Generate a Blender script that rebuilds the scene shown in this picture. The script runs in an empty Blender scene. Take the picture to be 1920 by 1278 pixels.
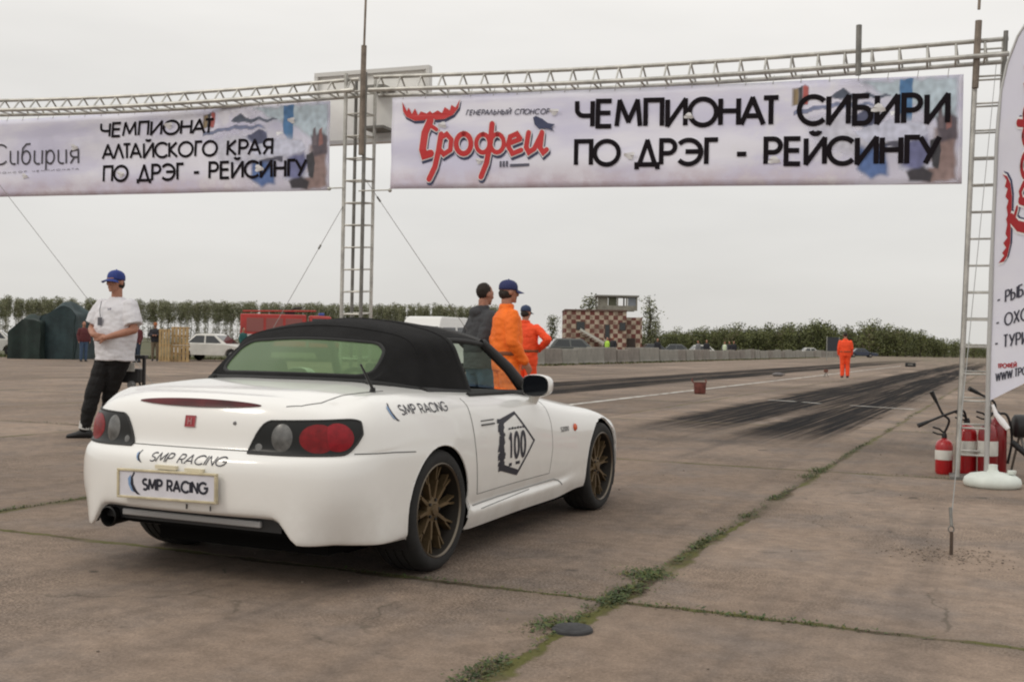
import bpy, bmesh, math, random
from math import sin, cos, pi, radians, sqrt, atan2
from mathutils import Vector, Matrix, noise as mnoise
from mathutils.bvhtree import BVHTree

S = bpy.context.scene
COL = S.collection
random.seed(7)

# ------------------------------------------------------------------ camera
CAM_H = 1.1394
cam_d = bpy.data.cameras.new('camera'); cam = bpy.data.objects.new('camera', cam_d); COL.objects.link(cam)
cam_d.sensor_width = 36.0
cam_d.lens = 36.0 * 2094.2 / 1920.0
cam_d.clip_start = 0.1; cam_d.clip_end = 5000
PITCH, ROLL = 2.645e-3, 1.8368e-2
_f = Vector((0, cos(PITCH), sin(PITCH))); _r = Vector((1, 0, 0)); _u = _r.cross(_f)
_r2 = _r*cos(ROLL) + _u*sin(ROLL); _u2 = -_r*sin(ROLL) + _u*cos(ROLL)
_m = Matrix((( _r2.x, _u2.x, -_f.x), (_r2.y, _u2.y, -_f.y), (_r2.z, _u2.z, -_f.z))).to_4x4()
_m.translation = Vector((0, 0, CAM_H))
cam.matrix_world = _m
S.camera = cam

# ------------------------------------------------------------------ light: overcast sky, weak wide sun from the left behind the camera
SUN_EL, SUN_AZ = radians(42), radians(-118)      # azimuth clockwise from +Y
w = bpy.data.worlds.new('World'); S.world = w; w.use_nodes = True
nt = w.node_tree; nt.nodes.clear()
def wn(t): return nt.nodes.new(t)
wout = wn('ShaderNodeOutputWorld'); bg = wn('ShaderNodeBackground'); bg.inputs[1].default_value = 0.1
sky = wn('ShaderNodeTexSky'); sky.sky_type = 'NISHITA'; sky.sun_disc = False
sky.sun_elevation = SUN_EL; sky.sun_rotation = SUN_AZ; sky.dust_density = 3.0
tc = wn('ShaderNodeTexCoord'); sep = wn('ShaderNodeSeparateXYZ'); nt.links.new(tc.outputs['Generated'], sep.inputs[0])
ramp = wn('ShaderNodeValToRGB'); nt.links.new(sep.outputs[2], ramp.inputs[0])
cr = ramp.color_ramp; cr.elements[0].position = 0.0; cr.elements[0].color = (7.35, 7.18, 6.85, 1)
e = cr.elements.new(0.12); e.color = (7.95, 7.80, 7.52, 1)
e = cr.elements.new(0.30); e.color = (9.5, 9.25, 8.85, 1)
cr.elements[-1].position = 1.0; cr.elements[-1].color = (11.6, 11.4, 11.0, 1)
mp = wn('ShaderNodeMapping'); mp.inputs['Scale'].default_value = (1.2, 1.2, 5.0); nt.links.new(tc.outputs['Generated'], mp.inputs[0])
nz = wn('ShaderNodeTexNoise'); nz.inputs['Scale'].default_value = 1.7; nz.inputs['Detail'].default_value = 5; nt.links.new(mp.outputs[0], nz.inputs['Vector'])
nr = wn('ShaderNodeMapRange'); nr.inputs[1].default_value = .3; nr.inputs[2].default_value = .7; nr.inputs[3].default_value = .905; nr.inputs[4].default_value = 1.07
nt.links.new(nz.outputs[0], nr.inputs[0])
vm = wn('ShaderNodeVectorMath'); vm.operation = 'SCALE'; nt.links.new(ramp.outputs[0], vm.inputs[0]); nt.links.new(nr.outputs[0], vm.inputs['Scale'])
mx = wn('ShaderNodeMix'); mx.data_type = 'RGBA'; mx.inputs[0].default_value = 0.94
nt.links.new(sky.outputs[0], mx.inputs[6]); nt.links.new(vm.outputs[0], mx.inputs[7])
nt.links.new(mx.outputs[2], bg.inputs[0]); nt.links.new(bg.outputs[0], wout.inputs[0])

sd = bpy.data.lights.new('sun', 'SUN'); sd.energy = 0.65; sd.angle = radians(14); sd.color = (1, .93, .82)
sun = bpy.data.objects.new('sun', sd); COL.objects.link(sun)
_s = Vector((sin(SUN_AZ)*cos(SUN_EL), cos(SUN_AZ)*cos(SUN_EL), sin(SUN_EL)))
sun.rotation_euler = _s.to_track_quat('Z', 'Y').to_euler()

S.view_settings.view_transform = 'Standard'
try: S.view_settings.look = 'None'
except Exception: pass
S.view_settings.exposure = 0.0; S.view_settings.gamma = 1.0
S.render.engine = 'CYCLES'
S.cycles.max_bounces = 8; S.cycles.transparent_max_bounces = 16
S.cycles.filter_width = 2.1
S.cycles.use_denoising = True

# ------------------------------------------------------------------ strip coordinates (a along the drag strip, l across it)
TH = radians(24.18)
def W(a, l, z=0.0): return Vector((a*sin(TH) + l*cos(TH), a*cos(TH) - l*sin(TH), z))

# ------------------------------------------------------------------ tagging
def tag(o, label=None, cat=None, group=None, kind=None):
    if label: o['label'] = label
    if cat: o['category'] = cat
    if group: o['group'] = group
    if kind: o['kind'] = kind
    return o
def thing(name, label, cat, loc=(0, 0, 0), rz=0.0, group=None):
    o = bpy.data.objects.new(name, None); o.empty_display_size = .2; COL.objects.link(o)
    o.location = loc; o.rotation_euler = (0, 0, rz)
    return tag(o, label, cat, group)
def copy_tree(o, parent=None):
    c = o.copy(); COL.objects.link(c)
    if parent is not None: c.parent = parent
    for ch in list(o.children): copy_tree(ch, c)
    return c

# ------------------------------------------------------------------ materials
MATS = {}
def mat(name, col, rough=.6, metal=0., var=0., vscale=8., bump=0., bscale=60., coat=0., spec=None, emit=None, col2=None, cut=(.35, .65)):
    if name in MATS: return MATS[name]
    m = bpy.data.materials.new(name); m.use_nodes = True; t = m.node_tree; b = t.nodes['Principled BSDF']
    b.inputs['Base Color'].default_value = (*col, 1); b.inputs['Roughness'].default_value = rough; b.inputs['Metallic'].default_value = metal
    if coat: b.inputs['Coat Weight'].default_value = coat; b.inputs['Coat Roughness'].default_value = .05
    if spec is not None: b.inputs['Specular IOR Level'].default_value = spec
    if var or bump or col2:
        c = t.nodes.new('ShaderNodeTexCoord')
    if var or col2:
        n = t.nodes.new('ShaderNodeTexNoise'); n.inputs['Scale'].default_value = vscale; n.inputs['Detail'].default_value = 6; n.inputs['Roughness'].default_value = .62
        t.links.new(c.outputs['Object'], n.inputs['Vector'])
        r = t.nodes.new('ShaderNodeValToRGB'); t.links.new(n.outputs[0], r.inputs[0])
        c2 = col2 if col2 else tuple(min(1, x*(1+var)) for x in col)
        c1 = col if col2 else tuple(x*(1-var) for x in col)
        r.color_ramp.elements[0].position = cut[0]; r.color_ramp.elements[0].color = (*c1, 1)
        r.color_ramp.elements[1].position = cut[1]; r.color_ramp.elements[1].color = (*c2, 1)
        t.links.new(r.outputs[0], b.inputs['Base Color'])
    if bump:
        n2 = t.nodes.new('ShaderNodeTexNoise'); n2.inputs['Scale'].default_value = bscale; n2.inputs['Detail'].default_value = 4
        t.links.new(c.outputs['Object'], n2.inputs['Vector'])
        bn = t.nodes.new('ShaderNodeBump'); bn.inputs['Strength'].default_value = bump; bn.inputs['Distance'].default_value = .01
        t.links.new(n2.outputs[0], bn.inputs['Height']); t.links.new(bn.outputs[0], b.inputs['Normal'])
    MATS[name] = m
    return m
def glass_mat(name, tint, refl=.25, rough=.03, top=1.):
    if name in MATS: return MATS[name]
    m = bpy.data.materials.new(name); m.use_nodes = True; t = m.node_tree; t.nodes.clear()
    o = t.nodes.new('ShaderNodeOutputMaterial'); a = t.nodes.new('ShaderNodeBsdfTransparent'); a.inputs[0].default_value = (*tint, 1)
    g = t.nodes.new('ShaderNodeBsdfGlossy'); g.inputs['Roughness'].default_value = rough; g.inputs[0].default_value = (.95, 1, .96, 1)
    lw0 = t.nodes.new('ShaderNodeLayerWeight'); lw0.inputs[0].default_value = .5; lw = t.nodes.new('ShaderNodeMath'); lw.operation = 'POWER'; lw.inputs[1].default_value = 4.5; t.links.new(lw0.outputs['Facing'], lw.inputs[0])
    mr = t.nodes.new('ShaderNodeMapRange'); mr.inputs[1].default_value = 0; mr.inputs[2].default_value = 1; mr.inputs[3].default_value = refl; mr.inputs[4].default_value = top
    t.links.new(lw.outputs[0], mr.inputs[0])
    x = t.nodes.new('ShaderNodeMixShader'); t.links.new(mr.outputs[0], x.inputs[0]); t.links.new(a.outputs[0], x.inputs[1]); t.links.new(g.outputs[0], x.inputs[2])
    t.links.new(x.outputs[0], o.inputs[0]); MATS[name] = m
    return m

# ------------------------------------------------------------------ mesh builder
def frame_of(d):
    d = d.normalized(); up = Vector((0, 0, 1)) if abs(d.z) < .95 else Vector((1, 0, 0))
    a = d.cross(up).normalized(); return a, a.cross(d).normalized()
class MB:
    def __init__(s): s.v = []; s.f = []; s.mi = []; s.cur = 0
    def m(s, i): s.cur = i; return s
    def add(s, vs, fs):
        b = len(s.v); s.v += [Vector(x) for x in vs]
        for f in fs: s.f.append([b+i for i in f]); s.mi.append(s.cur)
        return s
    def box(s, c, d, rz=0., M=None):
        hx, hy, hz = d[0]/2, d[1]/2, d[2]/2
        vs = [Vector((x, y, z)) for x in (-hx, hx) for y in (-hy, hy) for z in (-hz, hz)]
        R = M if M else Matrix.Rotation(rz, 3, 'Z')
        vs = [R @ p + Vector(c) for p in vs]
        return s.add(vs, [(0, 1, 3, 2), (4, 6, 7, 5), (0, 4, 5, 1), (2, 3, 7, 6), (0, 2, 6, 4), (1, 5, 7, 3)])
    def beam(s, p, q, w, h=None):
        p, q = Vector(p), Vector(q); h = h or w; a, b = frame_of(q-p)
        vs = []
        for c in (p, q):
            for (i, j) in ((-1, -1), (1, -1), (1, 1), (-1, 1)): vs.append(c + a*i*w/2 + b*j*h/2)
        return s.add(vs, [(3, 2, 1, 0), (4, 5, 6, 7), (0, 1, 5, 4), (1, 2, 6, 5), (2, 3, 7, 6), (3, 0, 4, 7)])
    def tube(s, pts, r, n=8, caps=True, closed=False):
        pts = [Vector(p) for p in pts]; N = len(pts); rr = r if isinstance(r, (list, tuple)) else [r]*N
        vs = []; prev = None
        for i, p in enumerate(pts):
            if closed: d = pts[(i+1) % N] - pts[i-1]
            else: d = pts[min(i+1, N-1)] - pts[max(i-1, 0)]
            d.normalize()
            if prev is None: a, b = frame_of(d)
            else:
                a = prev - d*prev.dot(d)
                if a.length < 1e-6: a, _ = frame_of(d)
                a.normalize(); b = a.cross(d).normalized()
            prev = a
            R = rr[i]; ra, rb = R if isinstance(R, (list, tuple)) else (R, R)
            for k in range(n): t = 2*pi*k/n; vs.append(p + a*cos(t)*ra + b*sin(t)*rb)
        fs = []
        for i in range(N if closed else N-1):
            for k in range(n):
                i2 = (i+1) % N
                fs.append((i*n+k, i*n+(k+1) % n, i2*n+(k+1) % n, i2*n+k))
        if caps and not closed: fs.append(tuple(range(n-1, -1, -1))); fs.append(tuple((N-1)*n+k for k in range(n)))
        return s.add(vs, fs)
    def lathe(s, prof, c=(0, 0, 0), axis='Z', n=24, M=None, cap=False):
        vs = []; c = Vector(c)
        for (r, h) in prof:
            for k in range(n):
                t = 2*pi*k/n
                p = Vector((r*cos(t), r*sin(t), h))
                if axis == 'X': p = Vector((p.z, p.x, p.y))
                elif axis == 'Y': p = Vector((p.y, p.z, p.x))
                if M: p = M @ p
                vs.append(p+c)
        fs = []
        for i in range(len(prof)-1):
            for k in range(n): fs.append((i*n+k, i*n+(k+1) % n, (i+1)*n+(k+1) % n, (i+1)*n+k))
        if cap: fs.append(tuple(range(n-1, -1, -1))); fs.append(tuple((len(prof)-1)*n+k for k in range(n)))
        return s.add(vs, fs)
    def ball(s, c, r, nu=12, nv=8, M=None):
        r = r if isinstance(r, (list, tuple)) else (r, r, r); c = Vector(c); vs = []
        vs.append(Vector((0, 0, -r[2])))
        for j in range(1, nv):
            ph = -pi/2 + pi*j/nv
            for i in range(nu): th = 2*pi*i/nu; vs.append(Vector((r[0]*cos(ph)*cos(th), r[1]*cos(ph)*sin(th), r[2]*sin(ph))))
        vs.append(Vector((0, 0, r[2]))); fs = []
        for i in range(nu): fs.append((0, 1+(i+1) % nu, 1+i))
        for j in range(nv-2):
            for i in range(nu): a = 1+j*nu; fs.append((a+i, a+(i+1) % nu, a+nu+(i+1) % nu, a+nu+i))
        L = len(vs)-1; a = 1+(nv-2)*nu
        for i in range(nu): fs.append((a+i, a+(i+1) % nu, L))
        if M: vs = [M @ p for p in vs]
        return s.add([p+c for p in vs], fs)
    def grid(s, fn, nu, nv, flip=False):
        vs = [fn(i/nu, j/nv) for i in range(nu+1) for j in range(nv+1)]; fs = []
        for i in range(nu):
            for j in range(nv):
                a = i*(nv+1)+j; q = (a, a+nv+1, a+nv+2, a+1)
                fs.append(q[::-1] if flip else q)
        return s.add(vs, fs)
    def mesh(s, name, mats, smooth=False, ang=40):
        me = bpy.data.meshes.new(name); me.from_pydata([tuple(v) for v in s.v], [], s.f); me.update()
        for m_ in (mats if isinstance(mats, (list, tuple)) else [mats]): me.materials.append(m_)
        me.polygons.foreach_set('material_index', s.mi)
        if smooth:
            me.polygons.foreach_set('use_smooth', [True]*len(me.polygons))
            if ang < 180: me.set_sharp_from_angle(angle=radians(ang))
        me.update(); return me
    def build(s, name, mats, parent=None, smooth=False, ang=40, loc=None, rz=None):
        o = bpy.data.objects.new(name, s.mesh(name, mats, smooth, ang)); COL.objects.link(o)
        if parent: o.parent = parent
        if loc is not None: o.location = loc
        if rz is not None: o.rotation_euler = (0, 0, rz)
        return o
def bevel_obj(o, wdt=.01, seg=2):
    b = o.modifiers.new('bevel', 'BEVEL'); b.width = wdt; b.segments = seg; b.limit_method = 'ANGLE'; return o

# ------------------------------------------------------------------ stroke lettering (monoline geometric capitals)
def arc(cx, cy, rx, ry, a0, a1, n=16): return [(cx+rx*cos(radians(a0+(a1-a0)*i/n)), cy+ry*sin(radians(a0+(a1-a0)*i/n))) for i in range(n+1)]
def _r(w=.52): return [[(0, 0), (0, 1), (w*.5, 1)] + arc(w*.5, .73, w*.5, .27, 90, -90, 12) + [(0, .46)]]
G = {
 'Ч': (.58, [[(0, 1), (0, .66)] + arc(.26, .66, .26, .24, 180, 270, 8) + [(.58, .42)], [(.58, 1), (.58, 0)]]),
 'Е': (.5, [[(.5, 1), (0, 1), (0, 0), (.5, 0)], [(0, .53), (.46, .53)]]),
 'М': (.86, [[(0, 0), (.1, 1), (.43, .18), (.76, 1), (.86, 0)]]),
 'П': (.6, [[(0, 0), (0, 1), (.6, 1), (.6, 0)]]),
 'И': (.64, [[(0, 1), (0, 0), (.64, 1), (.64, 0)]]),
 'Й': (.64, [[(0, 1), (0, 0), (.64, 1), (.64, 0)], arc(.32, 1.3, .15, .12, 180, 360, 8)]),
 'О': (.94, [arc(.47, .5, .47, .5, 90, 450, 30)]),
 'Н': (.62, [[(0, 0), (0, 1)], [(.62, 0), (.62, 1)], [(0, .53), (.62, .53)]]),
 'А': (.76, [[(0, 0), (.38, 1), (.76, 0)], [(.13, .33), (.63, .33)]]),
 'Т': (.5, [[(0, 1), (.5, 1)], [(.25, 1), (.25, 0)]]),
 'С': (.82, [arc(.47, .5, .47, .5, 42, 318, 24)]),
 'Б': (.52, [[(.46, 1), (0, 1), (0, 0), (.26, 0)] + arc(.26, .29, .26, .29, -90, 90, 12) + [(0, .58)]]),
 'Р': (.52, _r()),
 'Д': (.8, [[(0, -.2), (0, 0), (.8, 0), (.8, -.2)], [(.1, 0), (.4, 1), (.7, 0)]]),
 'Э': (.78, [arc(.31, .5, .47, .5, 138, -138, 24), [(.2, .52), (.76, .52)]]),
 'Г': (.42, [[(.42, 1), (0, 1), (0, 0)]]),
 'У': (.62, [[(0, 1), (.33, .36)], [(.62, 1), (.17, 0)]]),
 'Л': (.68, [[(0, 0), (.34, 1), (.68, 0)]]),
 'К': (.54, [[(0, 0), (0, 1)], [(.5, 1), (.03, .52), (.54, 0)]]),
 'Я': (.52, [[(.52, 0), (.52, 1), (.26, 1)] + arc(.26, .73, .26, .27, 90, 270, 12) + [(.52, .46)], [(.26, .46), (0, 0)]]),
 'Ы': (.76, [[(0, 1), (0, 0), (.22, 0)] + arc(.22, .29, .26, .29, -90, 90, 12) + [(0, .58)], [(.76, 1), (.76, 0)]]),
 'Ь': (.5, [[(0, 1), (0, 0), (.22, 0)] + arc(.22, .29, .26, .29, -90, 90, 12) + [(0, .58)]]),
 'Х': (.62, [[(0, 0), (.62, 1)], [(0, 1), (.62, 0)]]),
 'З': (.54, [arc(.22, .75, .27, .25, 150, -80, 12) + arc(.24, .27, .3, .27, 80, -150, 14)]),
 'Ф': (.92, [arc(.46, .52, .46, .33, 90, 450, 26), [(.46, 1.02), (.46, 0)]]),
 '-': (.34, [[(0, .4), (.34, .4)]]), ' ': (.3, []), '.': (.08, [[(0, 0), (.08, 0)]]),
 'S': (.52, [arc(.26, .75, .25, .25, 40, 270, 14) + arc(.26, .25, .26, .25, 90, -140, 14)]),
 'R': (.54, [_r()[0], [(.26, .46), (.54, 0)]]),
 'I': (.04, [[(.02, 0), (.02, 1)]]),
 'N': (.62, [[(0, 0), (0, 1), (.62, 0), (.62, 1)]]),
 'G': (.84, [arc(.47, .5, .47, .5, 42, 345, 24) + [(.93, .5), (.55, .5)]]),
 'W': (.95, [[(0, 1), (.22, 0), (.47, .9), (.73, 0), (.95, 1)]]),
 '1': (.3, [[(0, .78), (.2, 1), (.2, 0)]]), '2': (.5, [arc(.25, .74, .25, .26, 170, -30, 12) + [(0, 0), (.52, 0)]]),
 '0': (.46, [arc(.23, .5, .23, .5, 90, 450, 22)]),
 'u': (.42, [[(0, .68), (0, .2)] + arc(.2, .2, .2, .2, 180, 300, 8), [(.42, .68), (.42, 0)]]),
 'b': (.44, [arc(.22, .33, .22, .33, 90, 450, 18), [(.42, 1.02), (.2, 1.0), (.04, .8), (0, .4)]]),
 'p': (.44, [arc(.22, .33, .22, .33, 90, 450, 18), [(0, .68), (0, -.32)]]),
 'q': (.4, [[(.4, 0), (.4, .66), (.2, .66)] + arc(.2, .48, .2, .18, 90, 270, 8) + [(.4, .3)], [(.2, .3), (0, 0)]]),
}
for a_, b_ in (('C', 'С'), ('P', 'Р'), ('M', 'М'), ('A', 'А'), ('T', 'Т'), ('E', 'Е'), ('H', 'Н')): G[a_] = G[b_]
KERN = {'АТ': .20, 'НА': .10, 'ТА': .20, 'ГУ': .18, 'АЛ': .14, 'ЛТ': .18, 'ГО': .12, 'РА': .14, 'КО': .08, 'СК': .06, 'МП': .0, 'ДР': .06, 'ПО': .05, 'СИ': .05, 'ИС': .05, 'ЙС': .05, 'ИО': .05, 'ОН': .05}
def text_strokes(s, h, gap=.2, sx=1.0, slant=0.0):
    out = []; x = 0.; prev = ''
    for ch in s:
        wd, st = G[ch]; x -= KERN.get(prev+ch, 0)*sx; prev = ch
        for pl in st: out.append([((x + px*sx + py*slant)*h, py*h) for px, py in pl])
        x += (wd + gap)*sx
    return out, (x - gap*sx)*h
def ribbon(pl, t):
    # split at sharp corners so that both strokes keep their full width
    for i in range(1, len(pl)-1):
        a = Vector((pl[i][0]-pl[i-1][0], pl[i][1]-pl[i-1][1])); b = Vector((pl[i+1][0]-pl[i][0], pl[i+1][1]-pl[i][1]))
        if a.length > 1e-9 and b.length > 1e-9 and a.normalized().dot(b.normalized()) < -.25:
            a.normalize(); b.normalize(); e = t*.22
            return ribbon(pl[:i]+[(pl[i][0]+a.x*e, pl[i][1]+a.y*e)], t)+ribbon([(pl[i][0]-b.x*e, pl[i][1]-b.y*e)]+pl[i+1:], t)
    n = len(pl); closed = (abs(pl[0][0]-pl[-1][0]) < 1e-6 and abs(pl[0][1]-pl[-1][1]) < 1e-6 and n > 3)
    P = [Vector((p[0], p[1])) for p in pl]; L = []; R = []
    for i in range(n):
        if closed: d0 = P[i]-P[(i-1) if i > 0 else n-2]; d1 = P[(i+1) if i < n-1 else 1]-P[i]
        else: d0 = P[i]-P[i-1] if i > 0 else P[1]-P[0]; d1 = P[i+1]-P[i] if i < n-1 else P[i]-P[i-1]
        if d0.length < 1e-9: d0 = d1
        if d1.length < 1e-9: d1 = d0
        d0 = d0.normalized(); d1 = d1.normalized()
        n0 = Vector((-d0.y, d0.x)); n1 = Vector((-d1.y, d1.x)); mm = n0+n1
        if mm.length < .3: mm = n0; k = 1
        else: mm = mm.normalized(); q = mm.dot(n0); k = 1/q if q > .6 else 1.05
        L.append(P[i]+mm*t/2*k); R.append(P[i]-mm*t/2*k)
    return [(R[i], R[i+1], L[i+1], L[i]) for i in range(n-1)]
_zl = [0]
def put_strokes(mb, strokes, t, fn, ox=0, oy=0, base=.003, sub=1):
    """fn(x, y, lift) -> 3D point; each stroke gets its own tiny lift"""
    for i, pl in enumerate(strokes):
        if sub > 1:
            q = []
            for a, b in zip(pl[:-1], pl[1:]):
                for k in range(sub): q.append((a[0]+(b[0]-a[0])*k/sub, a[1]+(b[1]-a[1])*k/sub))
            pl = q+[pl[-1]]
        tt = t[i] if isinstance(t, list) else t
        for quad in ribbon(pl, tt):
            mb.add([fn(p.x+ox, p.y+oy, base + (i % 3)*.0006) for p in quad], [(0, 1, 2, 3)])
def put_poly(mb, pts, fn, lift=.003):
    vs = [fn(x, y, lift) for x, y in pts]; mb.add(vs, [tuple(range(len(vs)))])
# ================================================================== GROUND
class NG:
    def __init__(s, m): s.t = m.node_tree; s.N = s.t.nodes; s.L = s.t.links
    def n(s, t): return s.N.new(t)
    def set(s, inp, v):
        if hasattr(v, 'is_linked') or isinstance(v, bpy.types.NodeSocket): s.L.new(v, inp)
        else: inp.default_value = v
    def m(s, op, a, b=0., clamp=False):
        x = s.n('ShaderNodeMath'); x.operation = op; x.use_clamp = clamp; s.set(x.inputs[0], a); s.set(x.inputs[1], b); return x.outputs[0]
    def noise(s, vec, sc, det=4, ro=.55, dim='3D'):
        x = s.n('ShaderNodeTexNoise'); x.inputs['Scale'].default_value = sc; x.inputs['Detail'].default_value = det; x.inputs['Roughness'].default_value = ro
        s.L.new(vec, x.inputs['Vector']); return x.outputs[0]
    def rng(s, v, a, b, c=0., d=1., smooth=True):
        x = s.n('ShaderNodeMapRange'); x.interpolation_type = 'SMOOTHSTEP' if smooth else 'LINEAR'
        s.set(x.inputs[0], v); x.inputs[1].default_value = a; x.inputs[2].default_value = b; x.inputs[3].default_value = c; x.inputs[4].default_value = d; return x.outputs[0]
    def mix(s, f, a, b):
        x = s.n('ShaderNodeMix'); x.data_type = 'RGBA'; s.set(x.inputs[0], f)
        for i, v in ((6, a), (7, b)):
            if isinstance(v, tuple): x.inputs[i].default_value = (*v, 1)
            else: s.L.new(v, x.inputs[i])
        return x.outputs[2]
    def scale(s, c, f):
        x = s.n('ShaderNodeVectorMath'); x.operation = 'SCALE'; s.L.new(c, x.inputs[0]); s.set(x.inputs['Scale'], f); return x.outputs[0]

gm = bpy.data.materials.new('airfield_concrete'); gm.use_nodes = True
g = NG(gm); b = g.N['Principled BSDF']
tcg = g.n('ShaderNodeTexCoord').outputs['Object']
mpg = g.n('ShaderNodeMapping'); mpg.inputs['Rotation'].default_value = (0, 0, TH); g.L.new(tcg, mpg.inputs[0]); sv = mpg.outputs[0]
sp = g.n('ShaderNodeSeparateXYZ'); g.L.new(sv, sp.inputs[0]); gl, ga = sp.outputs[0], sp.outputs[1]
n_big = g.noise(sv, .22, 5, .6); n_mid = g.noise(sv, 1.3, 6, .65); n_fine = g.noise(sv, 9, 6, .7); n_sp = g.noise(sv, 75, 3, .7); n_sp2 = g.noise(sv, 190, 2, .6)
base = g.mix(g.rng(n_big, .35, .65), (.203, .152, .116), (.290, .222, .173))
base = g.mix(g.rng(n_mid, .42, .72), base, (.192, .157, .134))
# long streaks of traffic dirt along the strip
mps = g.n('ShaderNodeMapping'); mps.inputs['Scale'].default_value = (2.2, .10, 1); g.L.new(sv, mps.inputs[0])
n_str = g.noise(mps.outputs[0], 1.0, 5, .6)
base = g.mix(g.rng(n_str, .48, .72, 0, .55), base, (.118, .096, .083))
# slab tone
def cell(v, off, size):
    q = g.m('DIVIDE', g.m('SUBTRACT', v, off), size); return q, g.m('FLOOR', q), g.m('FRACT', q)
wob = g.m('MULTIPLY', g.m('SUBTRACT', g.noise(sv, .9, 3), .5), .10)
wob2 = g.m('MULTIPLY', g.m('SUBTRACT', g.noise(sv, 5, 4, .65), .5), .085)
wb = g.m('ADD', wob, wob2)
LW, AW = 4.33, 6.0
ql, fl_, frl = cell(g.m('ADD', gl, wb), -1.60, LW)
qa, fa_, fra = cell(g.m('ADD', ga, wb), 4.74, AW)
cmb = g.n('ShaderNodeCombineXYZ'); g.L.new(fl_, cmb.inputs[0]); g.L.new(fa_, cmb.inputs[1])
wnz = g.n('ShaderNodeTexWhiteNoise'); wnz.noise_dimensions = '2D'; g.L.new(cmb.outputs[0], wnz.inputs['Vector'])
base = g.scale(base, g.rng(wnz.outputs[0], 0, 1, .80, 1.12, False))
# speckle: exposed aggregate
base = g.scale(base, g.rng(n_fine, .3, .7, .82, 1.16))
n_agg = g.rng(g.noise(sv, .5, 4, .6), .46, .62)      # where the skin has worn off and the aggregate shows
agg = g.m('ADD', .35, g.m('MULTIPLY', n_agg, .9))
base = g.scale(base, g.m('ADD', 1.0, g.m('MULTIPLY', agg, g.rng(n_sp, .32, .68, -.42, .42))))
base = g.scale(base, g.m('ADD', 1.0, g.m('MULTIPLY', agg, g.rng(n_sp2, .3, .7, -.24, .24))))
base = g.scale(base, g.rng(n_agg, 0, 1, 1.05, .86, False))
# dark oil spots and small pits
n_pit = g.noise(sv, 3.3, 2, .4)
base = g.mix(g.rng(n_pit, .735, .76, 0, .7), base, (.06, .052, .045))
n_oil = g.noise(sv, .85, 3, .5)
base = g.mix(g.rng(n_oil, .60, .78, 0, .6), base, (.095, .080, .070))
# wandering hair cracks
vor = g.n('ShaderNodeTexVoronoi'); vor.feature = 'DISTANCE_TO_EDGE'; vor.inputs['Scale'].default_value = .42
dv = g.n('ShaderNodeVectorMath'); dv.operation = 'ADD'; nzc = g.n('ShaderNodeTexNoise'); nzc.inputs['Scale'].default_value = 1.1; nzc.inputs['Detail'].default_value = 5
g.L.new(sv, nzc.inputs['Vector']); g.L.new(sv, dv.inputs[0]); g.L.new(nzc.outputs['Color'], dv.inputs[1]); g.L.new(dv.outputs[0], vor.inputs['Vector'])
crack = g.m('MULTIPLY', g.rng(vor.outputs[0], .001, .0055, 1, 0), g.rng(n_mid, .46, .56))
base = g.mix(g.m('MULTIPLY', crack, .5), base, (.07, .06, .045))
# joints between the slabs, filled with earth and moss
def joint(fr, size, wdt):
    d = g.m('MULTIPLY', g.m('MINIMUM', fr, g.m('SUBTRACT', 1.0, fr)), size)
    wn_ = g.rng(g.noise(sv, 2.3, 5, .7), .3, .75, wdt*.25, wdt*1.5)
    return g.m('SUBTRACT', 1.0, g.m('DIVIDE', d, wn_), True), d
jl, dl = joint(frl, LW, .062); ja, da = joint(fra, AW, .040)
jl = g.m('MULTIPLY', jl, g.rng(ga, 6.5, 11, 1.0, .42)); jm = g.m('MULTIPLY', g.m('MAXIMUM', jl, ja), 2.2, True)
gap_ = g.rng(g.noise(sv, .55, 4, .6), .38, .50, .14, 1.0)
jm = g.m('MULTIPLY', jm, gap_)
jcol = g.mix(g.rng(g.noise(sv, 1.6, 4), .40, .56), (.070, .052, .032), (.098, .098, .026))
# stain beside the joints
js = g.m('MULTIPLY', g.rng(g.m('MINIMUM', dl, da), 0, .16, .38, 0), g.rng(n_fine, .35, .6))
base = g.mix(js, base, (.12, .098, .070))
# rubber laid down on the two lanes
mpt = g.n('ShaderNodeMapping'); mpt.inputs['Scale'].default_value = (7, .16, 1); g.L.new(sv, mpt.inputs[0])
n_tr = g.noise(mpt.outputs[0], 1.0, 5, .65)
mpu = g.n('ShaderNodeMapping'); mpu.inputs['Scale'].default_value = (14, .10, 1); g.L.new(sv, mpu.inputs[0]); n_tr2 = g.noise(mpu.outputs[0], 1.0, 6, .7)
def track(l0, wd, a0, a1, a2, a3, k, wav=.9):
    wv = g.m('MULTIPLY', g.m('SUBTRACT', g.noise(mpr.outputs[0], 1.0, 3), .5), wav)
    wv = g.m('ADD', wv, g.m('MULTIPLY', g.m('SUBTRACT', n_tr, .5), .5)); wv = g.m('ADD', wv, g.m('MULTIPLY', g.m('SUBTRACT', n_mid, .5), .5))
    d = g.m('ABSOLUTE', g.m('SUBTRACT', g.m('ADD', gl, wv), l0))
    v = g.rng(d, wd*.45, wd, k, 0)
    v = g.m('MULTIPLY', v, g.rng(g.m('ADD', ga, g.m('MULTIPLY', n_mid, 3.0)), a0, a1))
    return g.m('MULTIPLY', v, g.rng(ga, a2, a3, 1, .0))
mpr = g.n('ShaderNodeMapping'); mpr.inputs['Scale'].default_value = (.4, .06, 1); g.L.new(sv, mpr.inputs[0])
rub = g.m('MAXIMUM', track(-4.30, .95, 14.5, 20, 60, 190, 1.0), track(-2.75, .85, 13.6, 18.5, 55, 190, 1.0))
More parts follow.
